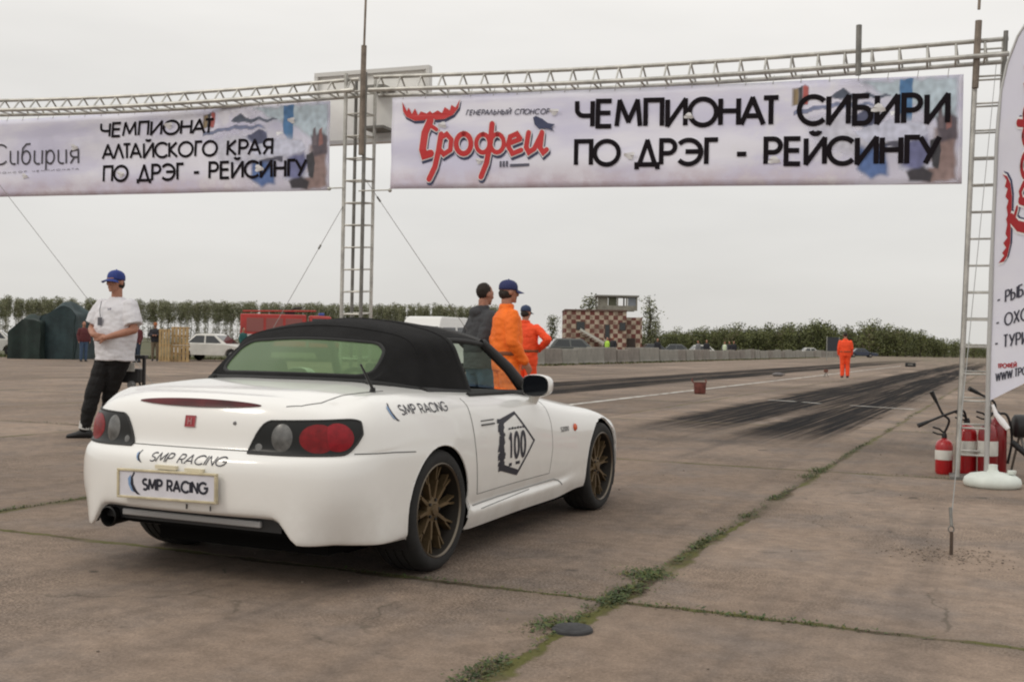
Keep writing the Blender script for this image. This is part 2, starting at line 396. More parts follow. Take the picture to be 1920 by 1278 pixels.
rub = g.m('MAXIMUM', rub, track(-3.5, 1.9, 19, 25, 27, 60, .85, .5)); rub = g.m('MAXIMUM', rub, track(-3.5, 1.75, 21, 30, 45, 160, .55, .5))
rub = g.m('MAXIMUM', rub, g.m('MAXIMUM', track(-12.0, 1.0, 22, 29, 70, 200, .95), track(-10.4, .95, 20, 26, 70, 200, .95)))
rub = g.m('MAXIMUM', rub, track(-11.2, 1.9, 22, 29, 60, 160, .6, .5))
rub = g.m('MULTIPLY', rub, g.rng(n_tr2, .34, .54, .35, 1.0))
rub = g.m('MULTIPLY', rub, g.rng(n_fine, .25, .5, .75, 1.0))
base = g.mix(g.m('MULTIPLY', rub, 1.12, True), base, (.019, .0185, .0195))
base = g.mix(g.m('MULTIPLY', jm, g.rng(rub, 0, .8, .95, .35)), base, jcol)
# far concrete is greyer and grassier
far = g.rng(ga, 70, 190, 0, .55)
base = g.mix(g.m('MULTIPLY', far, g.rng(n_str, .4, .6)), base, (.17, .158, .10))
g.L.new(base, b.inputs['Base Color'])
rgh = g.rng(rub, 0, 1, .92, .88, False); g.L.new(rgh, b.inputs['Roughness']); g.L.new(g.rng(rub, 0, .6, .20, .02, False), b.inputs['Specular IOR Level'])
bp = g.n('ShaderNodeBump'); bp.inputs['Strength'].default_value = .55; bp.inputs['Distance'].default_value = .012
hh = g.m('ADD', g.m('MULTIPLY', n_sp, .5), g.m('ADD', g.m('MULTIPLY', n_fine, .6), g.m('MULTIPLY', jm, -1.6)))
g.L.new(hh, bp.inputs['Height']); g.L.new(bp.outputs[0], b.inputs['Normal'])
mb = MB(); R_ = 3000.
mb.add([(-R_, -R_, 0), (R_, -R_, 0), (R_, R_, 0), (-R_, R_, 0)], [(0, 1, 2, 3)])
tag(mb.build('ground', gm), kind='structure')

# grass field beyond the apron
fm = mat('field_grass', (.052, .060, .022), .95, col2=(.115, .105, .048), vscale=.35, cut=(.35, .7))
mb = MB(); z = .006
pts = [(-900, 55), (-23, 56.5), (-8, 63), (3, 69)] + [tuple(W(a, -26.5)[:2]) for a in (62, 100, 180, 320)] + [(250, 310), (900, 330), (2500, 400), (2500, 2900), (-2500, 2900), (-2500, 55)]
vs = [(x, y, z) for x, y in pts]; mb.add(vs, [tuple(range(len(vs)))])
tag(mb.build('grass_field', fm), kind='structure')

# worn white lane paint
pm = bpy.data.materials.new('worn_white_paint'); pm.use_nodes = True; q = NG(pm); pb = q.N['Principled BSDF']
tcp = q.n('ShaderNodeTexCoord').outputs['Object']; pn = q.noise(tcp, 3.0, 6, .7)
q.L.new(q.mix(q.rng(pn, .38, .58), (.22, .185, .155), (.60, .58, .54)), pb.inputs['Base Color']); pb.inputs['Roughness'].default_value = .85
def paint(name, a0, l0, a1, l1, wd, n=1):
    p, r = W(a0, l0), W(a1, l1); d = (r-p).normalized(); nn = Vector((-d.y, d.x, 0)); mb = MB()
    mb.add([p-nn*wd/2+Vector((0, 0, .004)), r-nn*wd/2+Vector((0, 0, .004)), r+nn*wd/2+Vector((0, 0, .004)), p+nn*wd/2+Vector((0, 0, .004))], [(0, 1, 2, 3)])
    return tag(mb.build(name, pm), kind='structure')
paint('centre_line', 19.0, -7.70, 90, -7.80, .16)
paint('start_line', 23.2, -1.75, 23.9, -3.05, .13)
paint('start_line', 24.2, -3.7, 24.6, -4.15, .10)
paint('start_line', 24.7, -4.3, 25.0, -4.95, .13)
paint('finish_marks', 70, 1.0, 71.2, 6.4, .25)

# grass and weeds in the joints (nobody could count it): one object
def weeds():
    rnd = random.Random(3); mb = MB()
    def blade(p, h, wd, lean, az):
        d = Vector((cos(az), sin(az), 0)); s_ = Vector((-sin(az), cos(az), 0))*wd/2
        m1 = p + d*lean*.4 + Vector((0, 0, h*.6)); t_ = p + d*lean + Vector((0, 0, h))
        mb.add([p-s_, p+s_, m1+s_*.8, m1-s_*.8], [(0, 1, 2, 3)]); mb.add([m1-s_*.8, m1+s_*.8, t_], [(0, 1, 2)])
    def leaf(p, L, wd, az, el):
        d = Vector((cos(az)*cos(el), sin(az)*cos(el), sin(el))); s_ = Vector((-sin(az), cos(az), 0))*wd
        mb.add([p, p+d*L*.5+s_, p+d*L, p+d*L*.5-s_], [(0, 1, 2, 3)])
    def clump(a, l, rad_a, rad_l, n, h, leafy=.5):
        h *= .60; rad_l *= .82
        for _ in range(n):
            u, v = rnd.gauss(0, .5), rnd.gauss(0, .5)
            p = W(a+u*rad_a, l+v*rad_l, .0)
            k = max(.25, 1-(u*u+v*v)*.6); az = rnd.uniform(0, 2*pi); mb.m(rnd.choice((0, 0, 1, 2)))
            if rnd.random() < leafy: leaf(p+Vector((0, 0, rnd.uniform(0, .012))), rnd.uniform(.015, .038)*k+h*.3, rnd.uniform(.004, .008), az, rnd.uniform(.02, .45))
            else: blade(p, h*k*rnd.uniform(.5, 1.2), .004, rnd.uniform(.2, .9)*h, az)
    J = -1.63
    # main joint, from the foreground to the middle distance
    for a in [3.05+i*.045 for i in range(420)]:
        dens = mnoise.noise(Vector((a*1.1, 3.7, 0)))+.28*mnoise.noise(Vector((a*4.1, 1.7, 0)))
        k = max(0., dens+.20) * (.9 if a < 7 else .48)
        if k > .02: clump(a, J+rnd.gauss(0, .012)+.02*mnoise.noise(Vector((a, 0, 0))), .05, .028+.05*k, int(4+k*34), .008+.016*k, .55)
    clump(5.36, J-.02, .17, .17, 520, .040, .65)       # the big clump beside the car's shadow
    clump(4.78, J, .20, .10, 300, .028, .55)
    clump(4.22, J-.06, .20, .13, 330, .030, .5)
    clump(3.50, J-.04, .25, .09, 330, .028, .5)
    clump(10.75, J-.03, .35, .14, 260, .045, .5)
    clump(10.2, J-.03, .20, .14, 120, .05, .5)
    clump(7.6, J, .14, .10, 90, .035, .4)
    # cross joints
    for a0, l0, l1, kk in ((4.74, -1.6, 3.2, 1.), (4.74, -3.2, -1.7, .5), (10.78, -1.6, 4.5, 1.), (10.75, -5.9, -1.7, .5), (4.80, -9.5, -6.0, .7), (16.75, -1.6, 6, .6), (10.8, -14, -6, .4)):
        l = l0
        while l < l1:
            k = max(0, mnoise.noise(Vector((l*.9, a0*3.3, 1.)))+.28)*kk
            if k > .03: clump(a0, l, .018+.03*k, .05, int(2+k*18), .010+.022*k, .45)
            l += .045
    a = 3.5
    while a < 16:
        k = max(0, mnoise.noise(Vector((a*.8, 9.3, 1.)))+.15)
        if k > .03: clump(a, -5.95, .05, .02+.03*k, int(3+k*24), .015+.03*k, .4)
        a += .05
    clump(8.7, 2.75, .3, .12, 90, .05, .5)
    clump(5.0, J+.02, .14, .12, 200, .035, .6); clump(8.6, J-.02, .25, .07, 160, .03, .5); clump(6.4, J-.01, .3, .06, 200, .025, .5)
    mats = [mat('weed_green', (.062, .095, .024), .8, var=.35, vscale=5), mat('weed_olive', (.110, .105, .030), .85, var=.3, vscale=5), mat('weed_dark', (.035, .055, .018), .8)]
    return tag(mb.build('joint_weeds', mats), kind='stuff')
weeds()

# pebbles and crumbs of concrete: uncountable
def crumbs():
    rnd = random.Random(5); mb = MB()
    for _ in range(900):
        a = rnd.uniform(3, 14); l = rnd.uniform(-9, 3.5)
        if rnd.random() < .4: a = 6.72+rnd.gauss(0, .16); l = -.30+rnd.gauss(0, .16)
        r = rnd.uniform(.002, .006) * (1.6 if rnd.random() < .06 else 1)
        mb.m(rnd.choice((0, 0, 1))).ball(W(a, l, r*.5), (r*1.2, r, r*.7), 5, 3)
    tag(mb.build('gravel_crumbs', [mat('crumb_pale', (.30, .24, .19), .95), mat('crumb_dark', (.16, .13, .105), .95)]), kind='stuff')
crumbs()

# ================================================================== GANTRY
steel = mat('galvanised_steel', (.50, .49, .455), .5, .55, var=.25, vscale=6)
steel_d = mat('dark_steel', (.21, .205, .19), .55, .5, var=.25, vscale=6)
rust = mat('rusty_steel', (.24, .20, .165), .7, .4, var=.3, vscale=7)
AG, BG = Vector((-1.325-.9, 11.95+.33, 0)), Vector((4.01, 10.02, 0))
GD = (BG-AG).normalized(); GN = Vector((-GD.y, GD.x, 0))          # along the gantry, and away from the camera
def gp(s, z, n=0.): return AG + GD*s + GN*n + Vector((0, 0, z))
def tower(label, s, ztop, lean, mast_top, mast_z0, mx_=0.):
    base = gp(s, 0); t = thing('truss_tower', label, 'truss tower', base, atan2(GD.y, GD.x), 'steel lattice towers of the start gantry')
    h = .1175; k = lean
    for sx in (-1, 1):
        for sy in (-1, 1):
            m_ = MB(); m_.tube([(sx*h, sy*h+.14, 0.0), (sx*h+k*ztop, sy*h+.14, ztop)], .021 if sy < 0 else .019, 10)
            m_.build('leg', steel if (sx*sy) > 0 else steel_d, t, True)
    z = .22
    while z < ztop-.1:
        m_ = MB(); o = k*z
        c = [(-h+o, -h+.14, z), (h+o, -h+.14, z), (h+o, h+.14, z+.02), (-h+o, h+.14, z+.02)]
        for i in range(4): m_.tube([c[i], c[(i+1) % 4]], .0095, 6)
        m_.build('rung', steel, t, True); z += .242
    m_ = MB(); m_.box((k*0, .14, .012), (.36, .36, .024)); m_.build('base_plate', steel_d, t)
    x0 = k*mast_z0+mx_
    m_ = MB(); m_.tube([(x0, -.01, mast_z0), (x0+k*.4+.01, -.01, ztop+(.28 if mx_ >= 0 else .10))], .030, 10); m_.tube([(x0+k*.4+.01, -.01, ztop+.2), (x0+k*1.1+.03, -.01, mast_top)], .013, 8)
    m_.build('mast', rust, t, True); return t
tower('steel lattice tower between the two banners, mast on top', .49, 4.05, .002, 5.4, 3.15, .10)
tower('steel lattice tower at the right beside the white feather flag', 6.755, 4.0, .026, 5.3, 3.5, -.1175)
def truss(label, s0, z0, s1, z1, drop):
    L = (gp(s1, z1)-gp(s0, z0)).length; t = thing('truss_beam', label, 'truss beam', gp(s0, 0), atan2(GD.y, GD.x), 'steel truss beams of the start gantry')
    zt = lambda x: z0+(z1-z0)*x/(s1-s0) - .05*sin(pi*min(1, max(0, x/(s1-s0))))
    N = 24; xs = [(s1-s0)*i/N for i in range(N+1)]
    m_ = MB(); m_.tube([(x, .06, zt(x)) for x in xs], .021, 8); m_.build('chord', steel, t, True)
    m_ = MB(); m_.tube([(x, -.06, zt(x)-drop+.0) for x in xs], .023, 8); m_.build('chord', steel, t, True)
    m_ = MB(); m_.tube([(x, .18, zt(x)-drop-.01) for x in xs], .021, 8); m_.build('chord', steel, t, True)
    x = .08
    while x < s1-s0-.05:
        m_ = MB(); y = zt(x); x2 = min(x+.24, s1-s0)
        m_.tube([(x, .06, y), (x, -.06, y-drop)], .0105, 6); m_.tube([(x, .06, y), (x+.03, .18, y-drop-.01)], .0105, 6)
        m_.tube([(x, -.06, y-drop), (x, .18, y-drop-.01)], .010, 6)
        m_.build('web_bar', steel, t, True); x += .241
    return t
tr = truss('long steel truss beam carrying the right hand banner', .70, 4.0, 7.0, 3.94, .165)
for s_ in (5.73,):
    m_ = MB(); m_.tube([(s_-.70, -.09, 3.66), (s_-.70, -.09, 4.12)], .026, 8); m_.build('clamp_post', steel_d, tr, True)
tl = truss('steel truss beam carrying the left hand banner, cut by the frame', -5.2, 4.07, .52, 3.99, .145)
m_ = MB(); m_.tube([(.78, -.09, 3.80), (.78, -.09, 4.17)], .026, 8); m_.build('clamp_post', steel_d, tl, True)
# tie-off bars that hold the banners' lower corners
def tie(label, s0, s1, z):
    m_ = MB(); m_.tube([gp(s0, z, -.02), gp(s1, z, -.02)], .008, 6); m_.ball(gp(s1, z-.005, -.02), .022, 8, 6)
    tag(m_.build('tie_bar', steel, None, True), label, 'tie bar')
tie('thin tie bar from the middle tower to the right banner corner', .58, .955, 2.76)
tie('thin tie bar from the middle tower to the left banner corner', .40, .22, 2.80)

# grey sign board behind the middle tower
dsp = thing('display_board', 'pale grey blank display board standing behind the middle tower', 'display board', gp(.40, 0, .55), atan2(GD.y, GD.x))
m_ = MB(); m_.box((.04, 0, 3.79), (1.36, .05, .74)); m_.build('panel', mat('display_grey', (.88, .875, .84), .55, var=.06, vscale=3), dsp)
m_ = MB()
for z_ in (4.18, 3.395): m_.box((.04, -.03, z_), (1.44, .09, .045))
for x_ in (-.66, .74): m_.box((x_, -.03, 3.79), (.045, .085, .74))
m_.build('frame', mat('display_frame', (.66, .655, .63), .5, 0), dsp)
m_ = MB()
for z_ in (3.5, 3.95): m_ = MB(); m_.box((.2, -.17, z_), (.26, .28, .03)); m_.build('bracket', steel_d, dsp)

# ================================================================== BANNERS
def banner_mat(name, seed):
    m = bpy.data.materials.new(name); m.use_nodes = True; q = NG(m); b = q.N['Principled BSDF']
    tc = q.n('ShaderNodeTexCoord').outputs['UV']
    mpp = q.n('ShaderNodeMapping'); mpp.inputs['Scale'].default_value = (5.7, 1, 1); mpp.inputs['Location'].default_value = (seed, seed*2, 0); q.L.new(tc, mpp.inputs[0])
    mp2 = q.n('ShaderNodeMapping'); mp2.inputs['Scale'].default_value = (.55, 1.7, 1); q.L.new(mpp.outputs[0], mp2.inputs[0])
    n1 = q.noise(mp2.outputs[0], 1.5, 4, .5); n2 = q.noise(mpp.outputs[0], 5, 4, .6)
    s_ = q.n('ShaderNodeSeparateXYZ'); q.L.new(tc, s_.inputs[0])
    c = q.mix(q.rng(n1, .36, .62), (.69, .68, .85), (.85, .845, .94))
    c = q.mix(q.m('MULTIPLY', q.rng(s_.outputs[1], .30, .02), q.rng(n2, .3, .7, .3, .9)), c, (.56, .46, .52))
    c = q.mix(q.m('MULTIPLY', q.rng(s_.outputs[0], .55, .75), q.rng(n2, .48, .66, 0, .55)), c, (.84, .84, .88))
    q.L.new(c, b.inputs['Base Color']); b.inputs['Roughness'].default_value = .55; b.inputs['Specular IOR Level'].default_value = .3
    return m
ink = mat('banner_ink', (.012, .009, .012), .8, spec=.12)
def banner(name, label, A, B, zt0, zt1, zb0, zb1, seed):
    A, B = Vector((*A, 0)), Vector((*B, 0)); D = (B-A); Lb = D.length; D.normalize(); Nn = Vector((D.y, -D.x, 0))   # Nn faces the camera
    def fn(x, z, lift=0.):          # x metres along, z world height
        u = x/Lb
        v = (z-(zb0+(zb1-zb0)*u))/((zt0-zb0)+((zt1-zb1)-(zt0-zb0))*u)
        wv = .022*mnoise.noise(Vector((x*1.1, seed, v*.7)))+.010*mnoise.noise(Vector((x*2.6+v*1.5, seed, v*2.2)))+.012*mnoise.noise(Vector((x*.5, seed+4, v*5))) + .05*sin(pi*min(1, max(0, u)))*v*(1-v)
        return A + D*x + Nn*(wv+lift) + Vector((0, 0, z))
    def fuv(u, v): x = u*Lb; zb = zb0+(zb1-zb0)*u; zt = zt0+(zt1-zt0)*u; zt -= .012*abs(sin(u*9*pi))*0+0; return fn(x, zb+(zt-zb)*v)
    t = thing('event_banner', label, 'banner', A, 0, 'printed banners hung from the start gantry')
    mb = MB(); nu, nv = 90, 14; mb.grid(fuv, nu, nv)
    o = mb.build('banner_cloth', banner_mat('banner_print_'+('one' if seed < 2 else 'two'), seed), None, True)
    uvl = o.data.uv_layers.new(name='UVMap')
    for lp in o.data.loops:
        i = lp.vertex_index; uvl.data[lp.index].uv = ((i//(nv+1))/nu, (i % (nv+1))/nv)
    sol = o.modifiers.new('thick', 'SOLIDIFY'); sol.thickness = .0015; sol.offset = -1 if seed < 2 else -1
    return t, o, fn, A
def attach(t, o):                    # keep world coordinates, child of t
    o.parent = t; o.matrix_parent_inverse = Matrix.Translation(-Vector(t.location)); return o
def photo_print(t, fn, x0, x1, zb, zt, lift0):
    """the blurred race-start picture printed on the banner's right end: smoke, pale car, blue gantry, dark crowd and ground"""
    X = lambda u: x0+(x1-x0)*u
    Z = lambda v: zb+(zt-zb)*v
    defs = [
     ('sky', (.50, .60, .68), [(.42, .99), (.70, .99), (.99, .985), (.99, .50), (.86, .60), (.74, .74), (.55, .86)]),
     ('ground', (.27, .19, .18), [(.86, .50), (.99, .55), (.99, .012), (.80, .012), (.84, .18)]),
     ('crowd', (.11, .09, .11), [(.87, .62), (.93, .66), (.99, .60), (.99, .40), (.88, .38)]),
     ('post', (.09, .22, .44), [(.655, .99), (.735, .99), (.735, .60), (.70, .56), (.655, .66)]),
     ('flag', (.30, .22, .12), [(.01, .97), (.055, .97), (.055, .80), (.01, .78)]),
     ('flagred', (.42, .10, .09), [(.075, .97), (.115, .96), (.115, .80), (.075, .81)]),
     ('flagdark', (.06, .06, .07), [(.055, .97), (.075, .97), (.075, .80), (.055, .80)]),
     ('wing', (.10, .12, .17), [(.24, .86), (.32, .95), (.36, .88), (.58, .86), (.62, .83), (.30, .83)]),
     ('roofline', (.21, .24, .38), [(.02, .745), (.30, .80), (.50, .775), (.52, .74), (.20, .745), (.02, .70)]),
     ('glass', (.16, .18, .29), [(.36, .66), (.52, .70), (.55, .55), (.46, .52)]),
     ('smoke', (.72, .73, .82), [(.10, .66), (.34, .70), (.40, .52), (.50, .50), (.70, .62), (.82, .58), (.86, .44), (.80, .30), (.62, .36), (.40, .28), (.16, .40)]),
     ('hood', (.60, .62, .76), [(.40, .52), (.60, .62), (.80, .56), (.84, .46), (.70, .40), (.46, .40)]),
     ('lamp', (.86, .87, .90), [(.60, .70), (.64, .70), (.655, .66), (.61, .65)]),
     ('screen', (.10, .11, .19), [(.38, .68), (.50, .72), (.54, .60), (.46, .55)]),
     ('grille', (.10, .10, .14), [(.47, .38), (.66, .40), (.66, .35), (.47, .33)]),
     ('people', (.16, .13, .15), [(.885, .70), (.905, .72), (.915, .52), (.885, .50)]),
     ('peopleb', (.30, .14, .13), [(.93, .68), (.95, .70), (.96, .50), (.93, .50)]),
     ('splitter', (.55, .56, .68), [(.66, .20), (.86, .20), (.86, .14), (.66, .12)]),
     ('bumperblue', (.10, .17, .38), [(.42, .36), (.58, .34), (.60, .10), (.50, .06), (.41, .14)]),
     ('bodyblue', (.16, .17, .32), [(.70, .40), (.82, .44), (.86, .30), (.78, .10), (.68, .16)]),
     ('wheel', (.045, .04, .05), [(.70, .12), (.80, .16), (.86, .10), (.84, .02), (.72, .02)]),
     ('wheelb', (.05, .05, .06), [(.84, .40), (.88, .44), (.90, .30), (.88, .12), (.85, .16)]),
    ]
    NX, NY = 170, 70; mb = MB(); mb.grid(lambda u, v: fn(X(u), Z(v), lift0), NX, NY)
    def sdist(px, py, poly):          # signed distance in banner metres (positive inside)
        d = 9.; ins = False; ax_, ay_ = (x1-x0), (zt-zb)
        for (ax, ay), (bx, by) in zip(poly, poly[1:]+poly[:1]):
            if (ay > py) != (by > py) and px < (bx-ax)*(py-ay)/(by-ay)+ax: ins = not ins
            ex, ey = (bx-ax)*ax_, (by-ay)*ay_; wx, wy = (px-ax)*ax_, (py-ay)*ay_; q = min(1, max(0, (wx*ex+wy*ey)/max(1e-9, ex*ex+ey*ey))); d = min(d, sqrt((wx-ex*q)**2+(wy-ey*q)**2))
        return d if ins else -d
    soft = dict(sky=.07, ground=.05, crowd=.04, smoke=.14, bumperblue=.06, bodyblue=.06, glass=.03, wheel=.03)
    cols = []; amax_ = 0
    for i in range(NX+1):
        for j in range(NY+1):
            u, v = i/NX, j/NY; wu = u+.012*mnoise.noise(Vector((u*14, v*8, 3.))); wv_ = v+.03*mnoise.noise(Vector((u*16, v*9, 7.)))
            n_ = mnoise.noise(Vector((u*9, v*5, 2.))); n2 = mnoise.noise(Vector((u*30, v*16, 5.)))
            c = Vector((.76, .76, .88))*(1+.08*n_); cov = 0.
            for nm, cc, poly in defs:
                k = soft.get(nm, .012); k *= .5; a_ = min(1, max(0, sdist(wu, wv_, poly)/k*.5+.5)); a_ = a_*a_*(3-2*a_)
                if nm == 'smoke': a_ *= .75+.3*n_
                cov = max(cov, a_)
                if a_ > 0: c = c.lerp(Vector(cc)*(1+.30*n2+.15*n_), min(1, max(0, a_)))
            if u < .05: pass
            cov = max(cov, min(.5, max(0, (u-.25)*1.6)))*min(1, u*30)
            cols.append((c.x, c.y, c.z, cov))
    pmz = bpy.data.materials.get('picture_print')
    if not pmz:
        pmz = bpy.data.materials.new('picture_print'); pmz.use_nodes = True; at_ = pmz.node_tree.nodes.new('ShaderNodeAttribute'); at_.attribute_name = 'ink'; pmz.node_tree.links.new(at_.outputs['Color'], pmz.node_tree.nodes['Principled BSDF'].inputs['Base Color']); pmz.node_tree.links.new(at_.outputs['Alpha'], pmz.node_tree.nodes['Principled BSDF'].inputs['Alpha']); pmz.node_tree.nodes['Principled BSDF'].inputs['Roughness'].default_value = .6
    o = mb.build('printed_picture', pmz, None, True); ca = o.data.color_attributes.new('ink', 'FLOAT_COLOR', 'POINT')
    ca.data.foreach_set('color', [x for c in cols for x in c])
    return attach(t, o)
def vents(t, fn, pts):
    for x, z, s_ in pts:
        mb = MB(); c = fn(x, z, .010); a_ = fn(x+.01, z, .010)-c; a_.normalize(); n_ = Vector((a_.y, -a_.x, 0))
        P = []
        for k in range(12):
            th = 2*pi*k/12; rr = s_*(1+.25*sin(3*th+x*7))
            P.append(c + a_*cos(th)*rr + Vector((0, 0, 1))*sin(th)*rr*.62 + n_*(.02 if k < 6 else 0))
        mb.add([c + n_*.016]+P, [(0, 1+k, 1+(k+1) % 12) for k in range(12)])
        attach(t, mb.build('wind_flap', mat('flap_white', (.82, .82, .84), .6), None, True))

# right banner
tR, oR, fR, AR = banner('r', 'wide printed banner right of the middle tower with a red logo', (-1.325, 11.95), (4.01, 10.02), 3.745, 3.632, 2.77, 2.648, 1.3)
attach(tR, oR)
def place_text(mb, fn, s, x0, z0, x1, z1, h0, t, gap=.36, slant=0., base=.0075):
    st, wd = text_strokes(s, 1.0, gap); k = (x1-x0)/wd
    hh = h0
    f2 = lambda x, y, lift: fn(x0+x*k+y*hh*slant, z0+(z1-z0)*(x/wd)+y*hh, lift)
    # ribbon widths must be isotropic: build in metres
    st2 = [[(px*k+py*hh*slant, (z1-z0)*(px/wd)+py*hh) for px, py in pl] for pl in st]
    put_strokes(mb, st2, t, lambda x, y, lift: fn(x0+x, z0+y, lift), 0, 0, base)
mb = MB()
place_text(mb, fR, 'ЧЕМПИОНАТ СИБИРИ', 2.07, 3.335, 5.545, 3.205, .252, .047, .20)
attach(tR, mb.build('lettering', ink)); mb = MB()
place_text(mb, fR, 'ПО ДРЭГ - РЕЙСИНГУ', 2.065, 2.950, 5.480, 2.842, .235, .046, .20)
attach(tR, mb.build('lettering', ink))
photo_print(tR, fR, 4.16, 5.64, 2.665, 3.63, .0015)
vents(tR, fR, [(1.83, 3.495, .05), (.60, 3.42, .05), (2.62, 3.02, .055), (3.20, 3.38, .045), (4.95, 3.36, .06), (1.02, 3.03, .045), (4.02, 2.92, .055)])
# the sponsor's logo: script word with moose antlers, red over white over navy
red = mat('logo_red', (.56, .028, .030), .5); navy = mat('logo_navy', (.035, .045, .11), .5); white_ = mat('logo_white', (.78, .77, .78), .55)
antler = [(.00, .335), (.01, .235), (.05, .175), (.15, .130), (.27, .135), (.33, .165), (.40, .135), (.50, .140), (.60, .185), (.655, .255), (.67, .345), (.625, .262), (.575, .290), (.56, .232), (.50, .268), (.47, .205), (.42, .235), (.36, .205), (.33, .23), (.29, .205), (.22, .230), (.19, .190), (.15, .262), (.115, .205), (.075, .275), (.055, .235)]
script = [ # (polyline, width)
 ([(.335, .13), (.275, .00), (.255, -.18), (.275, -.245), (.35, -.225)], .095), ([(.30, .10), (.41, .03)], .05),
 ([(.465, -.02), (.44, -.20), (.40, -.37), (.335, -.50)], .072), ([(.465, -.06), (.53, -.02), (.585, -.08), (.575, -.19), (.50, -.235), (.46, -.19)], .06),
 (arc(.725, -.125, .085, .105, 90, 450, 18), .065),
 (arc(.945, -.125, .075, .095, 90, 450, 18), .055), (arc(1.105, -.125, .075, .095, 90, 450, 18), .055), ([(1.045, .08), (1.03, -.12), (.985, -.33), (.925, -.475)], .068),
 ([(1.235, -.13), (1.365, -.085), (1.325, -.03), (1.25, -.06), (1.225, -.15), (1.275, -.235), (1.375, -.20)], .06),
 ([(1.455, -.02), (1.43, -.17), (1.46, -.225), (1.52, -.19), (1.60, -.03)], .062), ([(1.60, -.02), (1.585, -.18), (1.62, -.23), (1.655, -.20)], .062)]
def logo(mb, fn, x0, z0, kx, slope, mi, off=(0, 0), grow=0., base=.004):
    f2 = lambda x, y, lift: fn(x0+(x+off[0])*kx, z0+(y+off[1])*kx+slope*(x*kx), lift)
    mb.m(mi)
    n_ = len(antler); c = (.335, .16)
    A_ = [(c[0]+(x-c[0])*(1+grow*1.5), c[1]+(y-c[1])*(1+grow*4)) for x, y in antler]
    for i in range(12, 13): pass
    top = A_; 
    # triangulate the antlers as a strip between lower and upper outline
    low = A_[0:11]; up = [A_[0]] + A_[:10:-1]
    vs = [f2(x, y, base) for x, y in A_]
    import mathutils.geometry as mg
    tri = mg.tessellate_polygon([[Vector((x, y, 0)) for x, y in A_]])
    mb.add(vs, [tuple(t_) for t_ in tri])
    for i, (pl, wd) in enumerate(script):
        wd = wd*.86
        for quad in ribbon(pl, wd+grow): mb.add([f2(p.x, p.y, base+.0006*(i % 4+1)) for p in quad], [(0, 1, 2, 3)])
        for e_ in (pl[0], pl[-1]):
            R = (wd+grow)/2*.98; mb.add([f2(e_[0]+R*cos(q*pi/5), e_[1]+R*sin(q*pi/5), base+.0006*(i % 4+1)+.0003) for q in range(10)], [tuple(range(10))])
def logo_parts(t, fn, x0, z0, kx, slope):
    mb = MB(); logo(mb, fn, x0, z0, kx, slope, 0, (.008, -.028), .018, .004); logo(mb, fn, x0, z0, kx, slope, 1, (0, 0), .022, .008); logo(mb, fn, x0, z0, kx, slope, 2, (0, 0), 0, .012)
    # little leaping fish above the last letter
    mb.m(0); fish = [(1.50, .135), (1.53, .15), (1.60, .12), (1.66, .075), (1.74, .06), (1.70, .03), (1.73, -.01), (1.65, .02), (1.57, .015), (1.52, .06)]
    import mathutils.geometry as mg
    f2 = lambda x, y, lift: fn(x0+x*kx, z0+y*kx+slope*(x*kx), lift)
    tri = mg.tessellate_polygon([[Vector((x, y, 0)) for x, y in fish]])
    mb.add([f2(x, y, .017) for x, y in fish], [tuple(q) for q in tri])
    return attach(t, mb.build('sponsor_logo', [navy, white_, red]))
logo_parts(tR, fR, .125, 3.36, .985, -.030)
mb = MB()
place_text(mb, fR, 'ГЕНЕРАЛЬНЫЙ СПОНСОР', .86, 3.515, 1.77, 3.478, .050, .010, .28, .25)
attach(tR, mb.build('small_lettering', mat('print_grey', (.10, .10, .14), .6))); mb = MB()
for k in range(3): mb.box(fR(1.25+k*.035, 2.99, .006), (.02, .004, .06), atan2(GD.y, GD.x))
mb.box(fR(1.46, 2.972, .006), (.21, .004, .028), atan2(GD.y, GD.x))
attach(tR, mb.build('small_lettering', mat('print_grey', (.10, .10, .14), .6)))

# left banner
tL, oL, fL, AL = banner('l', 'wide printed banner left of the middle tower with three lines of black lettering', (-6.6-.9188*.8, 14.3+.3947*.8), (-2.057, 12.35), 3.90, 3.787, 2.915, 2.80, 2.6)
attach(tL, oL)
e_ = .8
mb = MB()
place_text(mb, fL, 'ЧЕМПИОНАТ', 1.68+e_, 3.572, 3.36+e_, 3.525, .160, .031, .20)
attach(tL, mb.build('lettering', ink)); mb = MB()
place_text(mb, fL, 'АЛТАЙСКОГО КРАЯ', 1.71+e_, 3.300, 4.19+e_, 3.236, .168, .031, .20)
attach(tL, mb.build('lettering', ink)); mb = MB()
place_text(mb, fL, 'ПО ДРЭГ - РЕЙСИНГУ', 1.735+e_, 3.025, 4.645+e_, 2.972, .180, .033, .20)
attach(tL, mb.build('lettering', ink))
mb = MB()
place_text(mb, fL, 'Сuбuрuq'.replace('б', 'b').replace('р', 'p'), -.12+e_, 3.315, 1.33+e_, 3.265, .25, .024, .22)
attach(tL, mb.build('small_lettering', mat('print_soft_black', (.055, .05, .065), .6))); mb = MB()
place_text(mb, fL, 'СПОНСОР ЧЕМПИОНАТА', -.10+e_, 3.19, 1.34+e_, 3.185, .020, .004, .5)
attach(tL, mb.build('small_lettering', mat('print_soft_black', (.055, .05, .065), .6)))
photo_print(tL, fL, 3.18+e_, 4.93+e_, 2.815, 3.785, .0015)
vents(tL, fL, [(1.28+e_, 3.46, .055), (.47+e_, 3.14, .05), (2.72+e_, 3.645, .06), (2.02+e_, 3.10, .055), (4.02+e_, 3.08, .06), (4.45+e_, 3.60, .05)])
